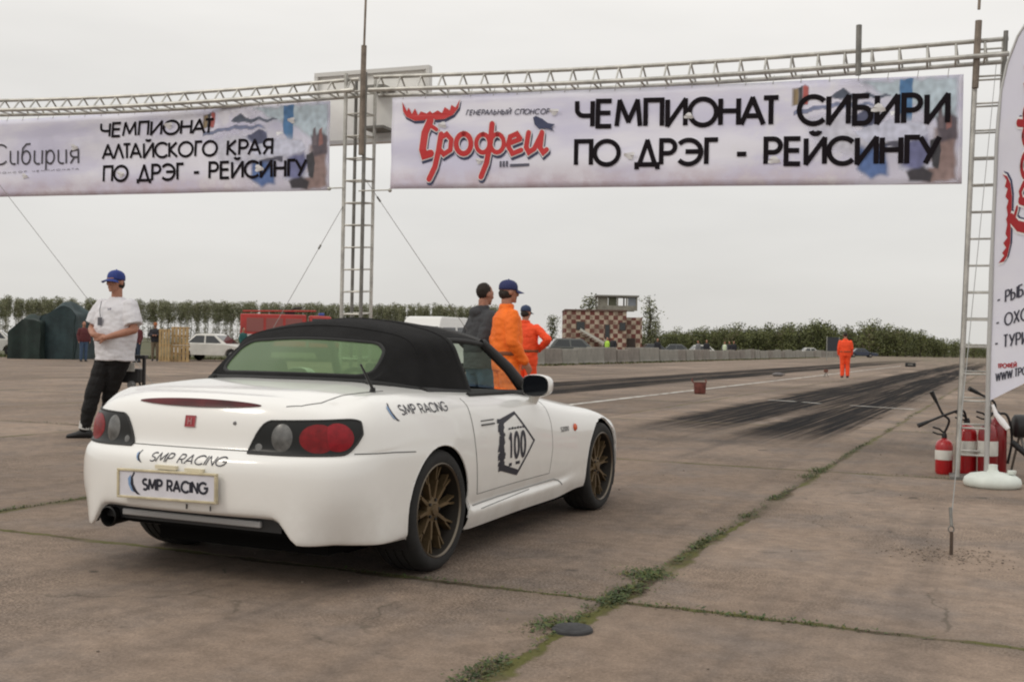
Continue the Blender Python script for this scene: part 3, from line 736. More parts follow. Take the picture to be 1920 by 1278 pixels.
# hanging loops of cord between banner and truss
def cords(t, fn, L, zt0, zt1, n):
    for i in range(n):
        mb = MB(); u = (i+.5)/n; x = L*u; p = fn(x, zt0+(zt1-zt0)*u-.02, .004); mb.tube([p, p+GN*.02+Vector((.01, 0, .085))], .0035, 5)
        attach(t, mb.build('tie_cord', mat('cord_grey', (.45, .44, .42), .8)))
cords(tR, fR, 5.67, 3.745, 3.632, 22); cords(tL, fL, 5.7, 3.90, 3.787, 22)

# ================================================================== GUY WIRES
def guy(label, p, q, k=None, r=.0035):
    p, q = Vector(p), Vector(q); t = thing('guy_wire', label, 'guy wire', q)
    m_ = MB(); m_.tube([p-q, (0, 0, 0)], r, 6); m_.build('wire', mat('wire_steel', (.30, .30, .29), .5, .4), t, True)
    if k is not None:
        d = (p-q); m_ = MB(); m_.tube([d*k, d*(k+.018)], .011, 8); m_.build('turnbuckle', steel_d, t, True)
guy('guy wire running from the middle tower down to the right', gp(.60, 2.95), gp(2.35, 0, 1.2), .90)
guy('guy wire running from the middle tower down to the left', gp(.38, 2.6), gp(-.95, 0, -.5), .82)
guy('guy wire at the far left slanting down from the left truss', gp(-5.0, 3.6), gp(-1.8, 0, .4))
guy('thin guy wire dropping in front of the right tower to the steel stake', gp(6.90, 3.7), (2.492, 6.30, .165), None, .0028)
st = thing('ground_stake', 'thin rusty steel stake driven into the concrete in the right foreground', 'stake', (2.49, 6.28, 0))
m_ = MB(); m_.tube([(0, 0, -.02), (.004, .01, .13)], .010, 8); m_.build('rod', mat('stake_rust', (.07, .048, .035), .8, var=.3, vscale=30), st, True)
m_ = MB(); m_.tube([(.002+.016*cos(k*pi/6), .012, .143+.018*sin(k*pi/6)) for k in range(12)], .004, 5, closed=True); m_.build('eye', steel_d, st, True)
m_ = MB(); m_.tube([(.004, .012, .16), (.010, .05, .26)], .009, 8); m_.build('turnbuckle', steel_d, st, True)
# ================================================================== CAR (local: x forward, y left, z up, origin on the ground under the rear axle)
paintw = mat('car_white_paint', (.80, .79, .76), .28, 0, coat=.8)
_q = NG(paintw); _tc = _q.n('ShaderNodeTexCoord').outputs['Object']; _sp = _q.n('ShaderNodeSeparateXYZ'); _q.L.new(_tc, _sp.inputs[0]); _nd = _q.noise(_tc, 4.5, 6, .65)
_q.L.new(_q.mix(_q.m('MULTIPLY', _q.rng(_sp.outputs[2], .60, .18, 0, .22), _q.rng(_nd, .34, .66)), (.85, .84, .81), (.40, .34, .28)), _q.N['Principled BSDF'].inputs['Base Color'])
blackp = mat('black_plastic', (.012, .012, .013), .5)
cloth_m = mat('soft_top_cloth', (.0095, .0092, .0095), .95, var=.35, vscale=5, bump=.35, bscale=220, spec=.25)
seal = mat('rubber_seal', (.010, .010, .010), .7)
gapm = mat('panel_gap', (.075, .075, .073), .8)
tyre_m = mat('tyre_rubber', (.017, .0165, .016), .85, var=.25, vscale=14)
bronze = mat('bronze_wheel', (.15, .105, .055), .42, .55, var=.25, vscale=12); barrel = mat('wheel_barrel', (.018, .014, .010), .6, .3)
liphub = mat('machined_lip', (.16, .135, .105), .38, .8)
def catmull(pts, n):
    """pts list of tuples (any dim) -> dense list, n per span (centripetal-ish, plain)"""
    out = []
    for i in range(len(pts)-1):
        p0 = pts[i-1] if i > 0 else tuple(2*a-b for a, b in zip(pts[0], pts[1])); p1 = pts[i]; p2 = pts[i+1]
        p3 = pts[i+2] if i+2 < len(pts) else tuple(2*a-b for a, b in zip(pts[-1], pts[-2]))
        for k in range(n):
            t = k/n
            out.append(tuple(.5*((2*b)+(-a+c)*t+(2*a-5*b+4*c-d)*t*t+(-a+3*b-3*c+d)*t**3) for a, b, c, d in zip(p0, p1, p2, p3)))
    out.append(tuple(pts[-1])); return out
HALF = [(-.930, 0), (-.925, .2), (-.905, .4), (-.862, .57), (-.80, .69), (-.735, .757), (-.65, .805), (-.5, .848), (-.2, .872), (.1, .876), (.4, .868), (.8, .858), (1.2, .856), (1.6, .862), (2.0, .872), (2.4, .875), (2.7, .852), (2.9, .79), (3.05, .69), (3.15, .5), (3.2, .25), (3.215, 0)]
_full = [(x, -y) for x, y in HALF]
_d = catmull([(_full[1][0], -_full[1][1])]+_full+[(_full[-2][0], -_full[-2][1])], 30)[30:-30]
_al = [0.]
for i in range(1, len(_d)): _al.append(_al[-1]+sqrt((_d[i][0]-_d[i-1][0])**2+(_d[i][1]-_d[i-1][1])**2))
TL = _al[-1]
import bisect
def Cp(t):
    """plan contour; t in metres from the rear centre along the right side (negative: left side) -> x, y, nx, ny"""
    s = 1 if t >= 0 else -1; t = min(abs(t), TL-1e-6); i = min(max(bisect.bisect_right(_al, t)-1, 0), len(_d)-2)
    f = (t-_al[i])/max(1e-9, _al[i+1]-_al[i]); a, b2 = _d[i], _d[i+1]
    x = a[0]+(b2[0]-a[0])*f; y = a[1]+(b2[1]-a[1])*f
    i0, i1 = max(i-3, 0), min(i+4, len(_d)-1); tx, ty = _d[i1][0]-_d[i0][0], _d[i1][1]-_d[i0][1]
    if i < 3: tx, ty = 0, -1
    if i > len(_d)-6: tx, ty = 0, 1
    L = sqrt(tx*tx+ty*ty); nx, ny = ty/L, -tx/L
    # outward: right side (y<0) moving forward: tangent (1,0) -> outward (0,-1)
    return (x, y*s, nx, ny*s)
def t_of(hx, hy): return min(range(len(_d)), key=lambda i: (_d[i][0]-hx)**2+(_d[i][1]+hy)**2)
def ta(hx, hy): return _al[t_of(hx, hy)]
PROF = [
 (0, [(.345, .03), (.37, .005), (.46, 0), (.56, .003), (.602, .018), (.632, .055), (.66, .072), (.77, .083), (.845, .118), (.882, .185)]),
 (ta(-.905, .4), [(.345, .03), (.37, .005), (.46, 0), (.56, .003), (.602, .018), (.632, .055), (.66, .070), (.77, .083), (.84, .118), (.876, .185)]),
 (ta(-.885, .49), [(.340, .03), (.365, .006), (.455, 0), (.555, .003), (.60, .017), (.630, .051), (.658, .066), (.765, .080), (.833, .116), (.870, .182)]),
 (ta(-.848, .60), [(.232, .018), (.252, .004), (.42, 0), (.54, .002), (.597, .015), (.628, .046), (.655, .060), (.76, .076), (.825, .112), (.862, .18)]),
 (ta(-.735, .757), [(.222, .075), (.245, .052), (.40, .006), (.52, 0), (.592, .012), (.627, .036), (.65, .046), (.745, .062), (.805, .098), (.850, .17)]),
 (ta(-.5, .848), [(.210, .018), (.232, .005), (.40, 0), (.52, 0), (.60, .004), (.635, .010), (.66, .012), (.77, .034), (.848, .085), (.884, .155)]),
 (ta(-.2, .872), [(.205, .03), (.25, .01), (.38, 0), (.50, -.002), (.58, 0), (.64, .006), (.70, .014), (.79, .038), (.855, .085), (.889, .150)]),
 (ta(.1, .876), [(.19, .03), (.23, .012), (.36, 0), (.50, -.002), (.58, 0), (.64, .005), (.70, .013), (.785, .036), (.845, .075), (.880, .140)]),
 (ta(.4, .868), [(.155, .035), (.195, .018), (.245, .006), (.282, .026), (.345, .012), (.50, 0), (.64, .005), (.755, .024), (.815, .052), (.862, .115)]),
 (ta(1.2, .856), [(.165, .035), (.205, .018), (.252, .006), (.288, .026), (.35, .012), (.50, 0), (.64, .005), (.735, .022), (.790, .048), (.835, .115)]),
 (ta(1.6, .862), [(.17, .035), (.215, .018), (.258, .008), (.29, .020), (.35, .008), (.48, 0), (.60, .004), (.69, .022), (.745, .055), (.785, .115)]),
 (ta(2.0, .872), [(.20, .03), (.24, .015), (.28, .008), (.33, .004), (.40, 0), (.50, 0), (.585, .004), (.650, .022), (.700, .055), (.735, .125)]),
 (ta(2.4, .875), [(.20, .03), (.24, .015), (.28, .006), (.33, .002), (.40, 0), (.50, 0), (.58, .005), (.630, .024), (.668, .055), (.695, .125)]),
 (ta(2.7, .852), [(.20, .03), (.24, .01), (.28, .005), (.32, 0), (.37, 0), (.45, 0), (.53, .008), (.578, .026), (.612, .055), (.638, .12)]),
 (ta(3.05, .69), [(.19, .03), (.23, .01), (.28, .005), (.32, 0), (.37, 0), (.43, .003), (.49, .012), (.54, .032), (.565, .06), (.585, .11)]),
 (TL, [(.18, .03), (.22, .01), (.28, .005), (.32, 0), (.37, 0), (.43, .003), (.49, .012), (.54, .032), (.565, .06), (.585, .11)])]
def prof_at(t):
    t = min(abs(t), TL)
    i = 0
    while i < len(PROF)-2 and t > PROF[i+1][0]: i += 1
    t0, P0 = PROF[i]; t1, P1 = PROF[i+1]; f = min(1, max(0, (t-t0)/(t1-t0)))
    Pm = PROF[i-1] if i > 0 else None; Pn = PROF[i+2] if i+2 < len(PROF) else None
    out = []
    for k in range(len(P0)):
        o = []
        for d in (0, 1):
            a, c = P0[k][d], P1[k][d]; dt = t1-t0; s = (c-a)/dt
            sm = (a-Pm[1][k][d])/(t0-Pm[0]) if Pm else 0.
            sn = (Pn[1][k][d]-c)/(Pn[0]-t1) if Pn else 0.
            m0 = 0. if (not Pm or sm*s <= 0) else 2*sm*s/(sm+s); m1 = 0. if (not Pn or sn*s <= 0) else 2*sn*s/(sn+s)
            h00 = 2*f**3-3*f*f+1; h10 = f**3-2*f*f+f; h01 = -2*f**3+3*f*f; h11 = f**3-f*f
            o.append(h00*a+h10*dt*m0+h01*c+h11*dt*m1)
        out.append(tuple(o))
    return out
def shell_col(t, n=4):
    P = catmull(prof_at(t), n); x, y, nx, ny = Cp(t)
    return [Vector((x-nx*o, y-ny*o, z)) for z, o in P]
def surf(t, zq, lift=0.):
    P = catmull(prof_at(t), 6); x, y, nx, ny = Cp(t); o = P[-1][1]
    for (z0, o0), (z1, o1) in zip(P[:-1], P[1:]):
        if z0 <= zq <= z1: o = o0+(o1-o0)*(zq-z0)/max(1e-6, z1-z0); break
    return Vector((x-nx*(o-lift), y-ny*(o-lift), zq))
CZ = [(-1., .88), (-.745, .882), (-.62, .905), (-.45, .925), (-.25, .938), (0, .942), (.4, .94), (1.0, .92), (1.45, .872), (1.7, .845), (2.0, .812), (2.4, .755), (2.8, .675), (3.1, .595), (3.3, .55)]
_cz = catmull(CZ, 10)
def zc(x):
    for a, b2 in zip(_cz[:-1], _cz[1:]):
        if a[0] <= x <= b2[0]: return a[1]+(b2[1]-a[1])*(x-a[0])/(b2[0]-a[0])
    return _cz[0][1] if x < 0 else _cz[-1][1]
CAR = thing('sports_car', 'white convertible sports car with black soft top and bronze wheels in the foreground', 'car', (-1.1277, 5.930, 0), radians(90-24.18))

def build_body():
    tc_r = ta(-.735, .757); tc_f = ta(2.9, .79)
    NR, NSD = 56, 150
    ts = [-tc_r+2*tc_r*i/NR for i in range(NR)]                                  # rear edge, left corner -> right corner
    ts += [tc_r+(tc_f-tc_r)*i/NSD for i in range(NSD)]                            # right side
    front = [tc_f+2*(TL-tc_f)*i/NR for i in range(NR)]
    ts += [t if t <= TL else -(2*TL-t) for t in front]                            # front, right -> left
    ts += [-(tc_f-(tc_f-tc_r)*i/NSD) for i in range(NSD)]                         # left side, front -> rear
    cols = [shell_col(t) for t in ts]; M = len(cols[0]); N = len(cols)
    mb = MB()
    for c in cols: mb.v += c
    idx = lambda i, k: (i % N)*M+k
    for i in range(N):
        for k in range(M-1): mb.f.append([idx(i, k), idx(i+1, k), idx(i+1, k+1), idx(i, k+1)]); mb.mi.append(0)
    # upper deck: Coons patch with crown
    top = [c[-1] for c in cols]
    E0 = [top[i] for i in range(0, NR+1)]                     # rear: left->right, v
    Er = [top[NR+i] for i in range(0, NSD+1)]                 # right side, u
    Ef = [top[NR+NSD+i] for i in range(0, NR+1)][::-1]        # front: left->right
    El = [top[(NR+NSD+NR+i) % N] for i in range(0, NSD+1)][::-1]
    vid = {}
    for u in range(NSD+1):
        for v in range(NR+1):
            if u == 0: vid[u, v] = idx(v, M-1)
            elif v == NR: vid[u, v] = idx(NR+u, M-1)
            elif u == NSD: vid[u, v] = idx(NR+NSD+(NR-v), M-1)
            elif v == 0: vid[u, v] = idx(NR+NSD+NR+(NSD-u), M-1)
    def coons(u, v):
        a, c = u/NSD, v/NR
        return (E0[v]*(1-a)+Ef[v]*a) + (El[u]*(1-c)+Er[u]*c) - (E0[0]*(1-a)*(1-c)+E0[NR]*(1-a)*c+Ef[0]*a*(1-c)+Ef[NR]*a*c)
    for u in range(1, NSD):
        mid = coons(u, NR//2); dz = zc(mid.x)-mid.z
        for v in range(1, NR):
            p = coons(u, v); q = abs(2*v/NR-1); sh = 1-q**2.3
            # keep the crown tight near the rear lip
            p = Vector((p.x, p.y, p.z+dz*sh)); vid[u, v] = len(mb.v); mb.v.append(p)
    for u in range(NSD):
        for v in range(NR):
            q = [vid[u, v], vid[u, v+1], vid[u+1, v+1], vid[u+1, v]]; c = sum((mb.v[i] for i in q), Vector())/4
            if 0.05 < c.x < 1.47 and abs(c.y) < .645-.08*max(0, (.25-c.x)/.25): continue          # cockpit opening
            mb.f.append(q); mb.mi.append(0)
    # wheel arches: cut out and pull the edge onto the circle
    for ax, r in ((0., .326), (2.4, .336)):
        cz = .303; ins = [False]*len(mb.v)
        for i, p in enumerate(mb.v):
            if abs(p.y) > .55 and p.z < .72 and sqrt((p.x-ax)**2+(p.z-cz)**2) < r: ins[i] = True
        F = []
        for f in mb.f:
            k = sum(ins[i] for i in f)
            if k == len(f) or (k >= 3): continue
            F.append(f)
        mb.f = F
        for i, p in enumerate(mb.v):
            if ins[i]:
                d = sqrt((p.x-ax)**2+(p.z-cz)**2)
                if d > r-.045: k = r/max(d, 1e-4); mb.v[i] = Vector((ax+(p.x-ax)*k, p.y, cz+(p.z-cz)*k))
    mb.mi = [0]*len(mb.f)
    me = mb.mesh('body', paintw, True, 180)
    bm = bmesh.new(); bm.from_mesh(me); bmesh.ops.recalc_face_normals(bm, faces=bm.faces)
    loose = [v for v in bm.verts if not v.link_faces]; bmesh.ops.delete(bm, geom=loose, context='VERTS')
    # make sure normals point outwards
    s = sum(f.normal.y*(1 if f.calc_center_median().y > 0 else -1) for f in bm.faces if abs(f.calc_center_median().y) > .8)
    if s < 0: bmesh.ops.reverse_faces(bm, faces=bm.faces)
    bm.to_mesh(me); bvh = BVHTree.FromBMesh(bm); bm.free()
    o = bpy.data.objects.new('body', me); COL.objects.link(o); o.parent = CAR
    return o, bvh
body, BV = build_body()
def hit(o, d, lift):
    loc, nrm, _, _ = BV.ray_cast(Vector(o), Vector(d), 6)
    if loc is None: return None
    if nrm.dot(Vector(d)) > 0: nrm = -nrm
    return loc+nrm*lift
def side(x, z, lift, s=-1):
    for dz in (0, .01, -.01, .02): 
        p = hit((x, 3*s, z+dz), (0, -s, 0), lift)
        if p: return p
    return Vector((x, .87*s, z))
def rear(y, z, lift):
    p = hit((-3, y, z), (1, 0, 0), lift); return p if p else Vector((-.93, y, z))
def top_(x, y, lift):
    p = hit((x, y, 3), (0, 0, -1), lift); return p if p else Vector((x, y, .9))
def sub(pl, n=6):
    out = []
    for a, b2 in zip(pl[:-1], pl[1:]):
        for k in range(n): out.append(tuple(a[d]+(b2[d]-a[d])*k/n for d in range(len(a))))
    return out+[tuple(pl[-1])]
def line(fn, pl, wd, mats=gapm, name='panel_seam', par=body, lift=.0012, n=6):
    mb = MB(); P = [fn(a, b2, lift) for a, b2 in sub(pl, n)]
    mb.tube(P, wd/2, 5); return mb.build(name, mats, par, True)
for s in (-1, 1):
    sd_ = lambda x, z, l, s=s: side(x, z, l, s)
    dr = MB()
    line(sd_, [(.345, .845), (.352, .75), (.375, .6), (.405, .45), (.43, .335)], .0035)
    line(sd_, [(.43, .335), (.9, .34), (1.46, .345)], .003)
    line(sd_, [(1.43, .80), (1.47, .66), (1.485, .5), (1.46, .345)], .0018)
    line(sd_, [(-.66, .632), (-.45, .628), (-.27, .618)], .005)
    # sill crease: its shade laid on as grey and dark strips
    line(sd_, [(.40, .278), (.7, .286), (1.05, .290), (1.40, .296), (1.55, .300), (1.62, .285), (1.66, .255)], .009, mat('crease_shade', (.30, .30, .295), .6))
    line(sd_, [(.48, .252), (.8, .262), (1.18, .276)], .0045)
    # boot lid seam on the rear deck
    if s < 0: line(lambda x, y, l: top_(x, y, l), [(-.765, s*.47), (-.735, s*.53), (-.66, s*.585), (-.50, s*.635), (-.25, s*.665)], .004)
line(rear, [(-.38, .637), (-.2, .637), (.2, .637), (.38, .637)], .004)
# door handles, only as dark lines painting their shade; then the mirror
for s in (-1, 1):
    mb = MB(); h = lambda x, z, l: side(x, z, l, s)
    mb.tube([h(x, .700, .004) for x in (.47, .52, .57, .62, .64)], .005, 6); mb.build('handle_shade_line', gapm, CAR, True)
    mb = MB(); mb.tube([h(x, .722, .002) for x in (.47, .55, .64)], .0035, 6); mb.build('handle_shade_line', gapm, CAR, True)
def mirror(s):
    y0 = s*.835
    sh = MB(); n = 16; rings = []
    # shell seen from behind: rounded outer end, flat inner end; depth along x
    def outl(k, sc):
        th = 2*pi*k/24; cx, cz_ = cos(th), sin(th)
        yy = (abs(cx)**.70)*(1 if cx > 0 else -1)*(.098 if cx > 0 else .080); zz = (abs(cz_)**.72)*(1 if cz_ > 0 else -1)*.066
        return yy*sc, zz*sc
    secs = [(-.055, .97), (-.050, 1.0), (-.02, 1.02), (.03, .95), (.065, .75), (.085, .45), (.092, .1)]
    vs = []
    for x, sc in secs:
        for k in range(24): yy, zz = outl(k, sc); vs.append(Vector((1.255+x, y0+s*(yy+.01), .893+zz)))
    fs = [(i*24+k, i*24+(k+1) % 24, (i+1)*24+(k+1) % 24, (i+1)*24+k) for i in range(len(secs)-1) for k in range(24)]
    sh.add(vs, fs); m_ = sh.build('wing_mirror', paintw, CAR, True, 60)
    gl = MB(); c = [Vector((1.255-.0535, y0+s*(outl(k, .90)[0]+.01), .893+outl(k, .90)[1])) for k in range(24)]; gl.add(c, [tuple(range(24))])
    gl.build('mirror_glass', mat('mirror_glass', (.012, .014, .018), .08, .3), m_)
    st_ = MB(); st_.tube([(1.28, s*.845, .865), (1.30, s*.80, .80), (1.32, s*.785, .755)], [(.035, .03), (.04, .02), (.02, .012)], 10); st_.build('mirror_foot', paintw, m_, True)
mirror(-1); mirror(1)

# wheels
def wheel(x, s, wdt):
    t_ = MB(); R = .306; W2 = wdt/2; yc = s*(.862-W2)
    prof = [(.230, W2-.012), (.239, W2-.002), (.264, W2+.003), (.284, W2-.004), (.297, W2-.018), (.303, W2-.04), (R, W2-.06), (R, W2-.062)]
    for g_ in (.045, .0, -.045): prof += [(R, g_+.006), (R-.007, g_+.004), (R-.007, g_-.004), (R, g_-.006)]
    prof += [(R, -W2+.06), (.303, -W2+.04), (.297, -W2+.018), (.284, -W2+.004), (.262, -W2-.003), (.222, -W2+.01)]
    t_.lathe([(r, h*s) for r, h in prof], (0, 0, 0), 'Y', 64)
    wr = t_.build('wheel', tyre_m, CAR, True, 35, (x, yc, R-.002))
    r_ = MB()      # rim barrel and lip
    pr = [(.232, W2-.016), (.2365, W2-.004), (.231, W2-.001), (.224, W2-.010), (.217, W2-.035), (.211, W2-.07), (.205, W2-.12), (.19, -W2+.02)]
    r_.m(1).lathe([(r, h*s) for r, h in pr[:4]], (0, 0, 0), 'Y', 64); r_.m(3).lathe([(r, h*s) for r, h in pr[3:]], (0, 0, 0), 'Y', 64)
    yo = W2-.030
    for k in range(10):       # ten slim spokes
        a = 2*pi*k/10+.12; d = Vector((cos(a), 0, sin(a))); q = Vector((-sin(a), 0, cos(a)))
        y0, y1 = yo-.012, yo-.004
        for P in ([d*.045+q*.0095, d*.045-q*.0095, d*.150-q*.008, d*.150+q*.008], [d*.135+q*.007, d*.135-q*.001, d*.221+q*.013, d*.221+q*.025], [d*.135+q*.001, d*.135-q*.007, d*.221-q*.025, d*.221-q*.013]):
          vs = [p+Vector((0, s*(y0 if i in (0, 1) else y1), 0)) for i, p in enumerate(P)] + [p*1.0+q*(.003 if i in (0, 3) else -.003)+Vector((0, s*((y0 if i in (0, 1) else y1)-.038), 0)) for i, p in enumerate(P)]
          r_.m(0).add(vs, [(0, 1, 2, 3), (0, 4, 5, 1), (1, 5, 6, 2), (2, 6, 7, 3), (3, 7, 4, 0), (7, 6, 5, 4)])
    r_.m(0).lathe([(.0, s*(yo+.004)), (.028, s*(yo+.003)), (.031, s*(yo-.006)), (.062, s*(yo-.012)), (.066, s*(yo-.03)), (.060, s*(yo-.06))], (0, 0, 0), 'Y', 32)
    for k in range(5):
        a = 2*pi*k/5; r_.m(2).lathe([(.008, s*(yo-.012)), (.008, s*(yo-.002)), (0, s*(yo-.001))], (cos(a)*.050, 0, sin(a)*.050), 'Y', 8)
    r_.build('rim', [bronze, liphub, blackp, barrel], wr, True, 35)
    d_ = MB(); d_.lathe([(.06, s*(yo-.075)), (.150, s*(yo-.075)), (.150, s*(yo-.098)), (.06, s*(yo-.098))], (0, 0, 0), 'Y', 40); d_.build('brake_disc', mat('brake_iron', (.06, .055, .05), .5, .6), wr, True, 30)
    b_ = MB(); b_.box((-.09 if x < 1 else .1, s*(yo-.085), .07), (.06, .06, .12)); b_.build('brake_caliper', blackp, wr)
for x in (0., 2.4):
    for s in (-1, 1): wheel(x, s, .232 if x < 1 else .215)
# arch liners
for ax, r in ((0., .330), (2.4, .340)):
    for s in (-1, 1):
        mb = MB(); A = [radians(-28+236*i/40) for i in range(41)]
        mb.grid(lambda u, v: Vector((ax+r*cos(radians(-28+236*u)), s*(.842-.30*v), .303+r*sin(radians(-28+236*u)))), 40, 2)
        c = len(mb.v); mb.v += [Vector((ax+r*cos(a_), s*.545, .303+r*sin(a_))) for a_ in A]+[Vector((ax, s*.545, .303))]; 
        for i in range(40): mb.f.append([c+i, c+i+1, c+41]); mb.mi.append(0)
        mb.build('arch_liner', blackp, CAR, True)
        # rolled arch edge
        mb = MB(); P = []
        for i in range(61):
            a_ = radians(-14+208*i/60); x, z = ax+(r-.002)*cos(a_), .303+(r-.002)*sin(a_)
            p = hit((x+.012*cos(a_), 3*s, z+.012*sin(a_)), (0, -s, 0), 0)
            if p and abs(p.y) > .7: P.append(Vector((x, p.y-s*.004, z)))
        if len(P) > 4: mb.tube(P, .006, 6); mb.build('arch_edge', paintw, body, True)
# underbody, boxes made low and blacker to deepen the shade beneath the car
ub = MB()
ub.box((1.2, 0, .215), (1.68, 1.50, .17)); ub.box((0, 0, .25), (.70, 1.10, .26)); ub.box((2.45, 0, .26), (.75, 1.04, .28)); ub.box((-.56, 0, .33), (.50, 1.25, .14)); ub.box((-.44, -.12, .22), (.36, .98, .13)); ub.box((-.47, 0, .30), (.30, 1.28, .10)); ub.box((3.0, 0, .27), (.3, 1.2, .12))
ub.build('underbody', mat('underbody_black', (.006, .006, .006), .9, spec=.1), CAR)
mf = MB(); mf.tube([(-.50, .62, .27), (-.50, -.30, .27)], [(.10, .075)]*2, 16); mf.build('silencer', mat('silencer_steel', (.09, .085, .08), .55, .6, var=.3), CAR, True)
db = MB(); db.box((-.84, -.005, .312), (.03, .80, .030)); bevel_obj(db.build('rear_crossbar', mat('bar_grey', (.38, .38, .38), .5, .3), CAR), .006)
dv = MB(); dv.box((-.79, 0, .345), (.10, 1.02, .13)); dv.build('bumper_mesh', blackp, CAR)
ex = MB(); ex.lathe([(.036, .16), (.044, .0), (.049, -.01), (.049, -.028), (.044, -.032), (.041, -.022), (.038, .1)], (-.85, .46, .285), 'X', 28)
ex.lathe([(.038, .05), (0, .05)], (-.85, .46, .285), 'X', 28); ex.build('exhaust_tip', mat('sooty_exhaust', (.010, .010, .010), .45, .5), CAR, True, 40)

# tail lamps
lens_d = mat('lamp_dark', (.010, .0105, .010), .3, 0, spec=.3); lens_r = mat('lamp_red', (.19, .005, .008), .38, 0, var=.25, vscale=30, coat=.15, spec=.25); lens_r2 = mat('lamp_red_bright', (.26, .007, .014), .38, 0, var=.2, vscale=30, coat=.15, spec=.25); lens_c = mat('lamp_clear', (.13, .13, .126), .3, .1, var=.4, vscale=14, coat=.1)
rl = mat('lamp_rubber', (.02, .02, .02), .6)
def lamp(s):
    def ty(y_): return min((i for i in range(len(_d))), key=lambda i: abs(-_d[i][1]-y_) if _al[i] < 1.25 else 9)
    T = lambda y_: _al[ty(y_)]
    t_in, t_out = T(.345), T(.80)+.035
    N = 34; Mv = 12
    # outline: lower edge nearly straight, inner edge slanting, outer end rounded
    low = lambda u: .630+.004*u-.004*sin(pi*u)
    def upp(u):
        if u < .17: return low(u)+(.774-.632)*(.10+.90*sin(pi/2*min(1, u/.17))**.9)
        return .774+.012*(u-.17)/.83
    def end(u, z):     # rounded outer end
        return 1.0
    def P(u, v, lift):
        z0, z1 = low(u), upp(u)
        if u > .80: q = (u-.80)/.20; z0 = z0+.085*(q**2.0); z1 = z1-.012*(q**5)
        z = z0+(z1-z0)*v; return surf(s*(t_in+(t_out-t_in)*u), z, lift)
    mb = MB(); mb.grid(lambda u, v: P(u, v, .006), N, Mv, s < 0)
    edge = [P(i/N, 0, .004) for i in range(N+1)]+[P(1, j/Mv, .004) for j in range(1, Mv+1)]+[P(1-i/N, 1, .004) for i in range(1, N+1)]+[P(0, 1-j/Mv, .004) for j in range(1, Mv)]
    root = mb.build('tail_lamp', lens_d, CAR, True, 60)
    m2 = MB(); m2.tube(edge, .0055, 6, closed=True); m2.build('lamp_gasket', rl, root, True)
    def disc(u0, z0, ru, rz, m_, nm, h=.010):
        mb = MB()
        def f(r_, a_):
            t = t_in+(t_out-t_in)*(u0+ru*r_*cos(2*pi*a_)); z = z0+rz*r_*sin(2*pi*a_); return surf(s*t, z, .0072+h*(1-r_*r_))
        mb.grid(lambda r_, a_: f(r_, a_), 7, 30, s > 0); mb.build(nm, m_, root, True, 180)
    disc(.285, .702, .092, .062, lens_c, 'reverse_lamp')
    disc(.600, .701, .165, .064, lens_r, 'brake_lamp', .004)
    disc(.775, .707, .145, .063, lens_r2, 'tail_light', .0055)
    disc(.085, .657, .032, .016, lens_c, 'side_marker', .002)
lamp(1); lamp(-1)
# high brake lamp on the boot edge, badge, lock
mb = MB()
def hb(u, v):
    y = .345-.70*u; k = sin(pi*min(.995, max(.005, u)))**.55; zc_ = .8375; z = zc_+(.0155*k+.001)*(2*v-1); return rear(y, z, .006*k+.002)
mb.grid(hb, 40, 6); mb.build('high_brake_lamp', mat('brake_dark_red', (.115, .007, .010), .35, spec=.25, col2=(.012, .003, .004), vscale=3), CAR, True, 60)
m_ = MB(); m_.grid(lambda u, v: rear(.029-.058*u, .731+.050*v, .004), 6, 6); bd = m_.build('badge', mat('badge_red', (.33, .012, .022), .3, coat=.4), CAR, True)
m_ = MB(); st_, wd_ = text_strokes('H', .030, .2); put_strokes(m_, st_, .0065, lambda x, y, l: rear(.0095-x*1.0, .741+y, .0045+l), -.001, 0, .002); 
m_.tube([rear(.029*cos(k*pi/2+pi/4)*1.41, .756+.025*sin(k*pi/2+pi/4)*1.41, .005) for k in range(4)], .0022, 5, closed=True)
m_.build('badge_mark', mat('badge_chrome', (.42, .20, .20), .35, .5), bd)
m_ = MB(); m_.lathe([(.0, -.004), (.008, -.004), (.010, .002)], rear(-.245, .757, 0), 'X', 16); m_.build('boot_lock', mat('lock_metal', (.25, .25, .25), .4, .7), CAR, True)
# number plate with frame
PT = Matrix.Rotation(radians(-.9), 3, 'X')
pc = Vector((-.945, .048, .467))
def plate_pt(y, z, l): return pc + PT @ Vector((-l, y, z))
fr = MB(); 
for (y0, z0, wy, wz) in ((0, .062, .575, .011), (0, -.062, .575, .011), (.2815, 0, .012, .113), (-.2815, 0, .012, .113)): fr.box(plate_pt(y0, z0, .004), (.018, wy, wz), 0, PT)
pl = fr.build('number_plate', mat('plate_frame_cream', (.55, .48, .32), .45, var=.2, vscale=14), CAR); bevel_obj(pl, .003)
m_ = MB(); m_.box(plate_pt(0, 0, .0), (.012, .551, .113), 0, PT); m_.build('plate_face', mat('plate_white', (.66, .65, .70), .45, var=.06, vscale=10), pl)
m_ = MB(); inkn = mat('decal_ink', (.016, .017, .030), .5); inkb = mat('decal_blue', (.20, .33, .55), .5)
def smp(mb, fn, x0, z0, h, wtot, slant=.0, wt=.17, lift=.002, sub_=2):
    st2, wd = text_strokes('SMP RACING', 1., .17); k = wtot/wd
    put_strokes(mb, [[(px*k+py*h*slant, py*h) for px, py in p_] for p_ in st2], h*wt, lambda x, y, l: fn(x, y, l), x0, z0, lift, sub_)
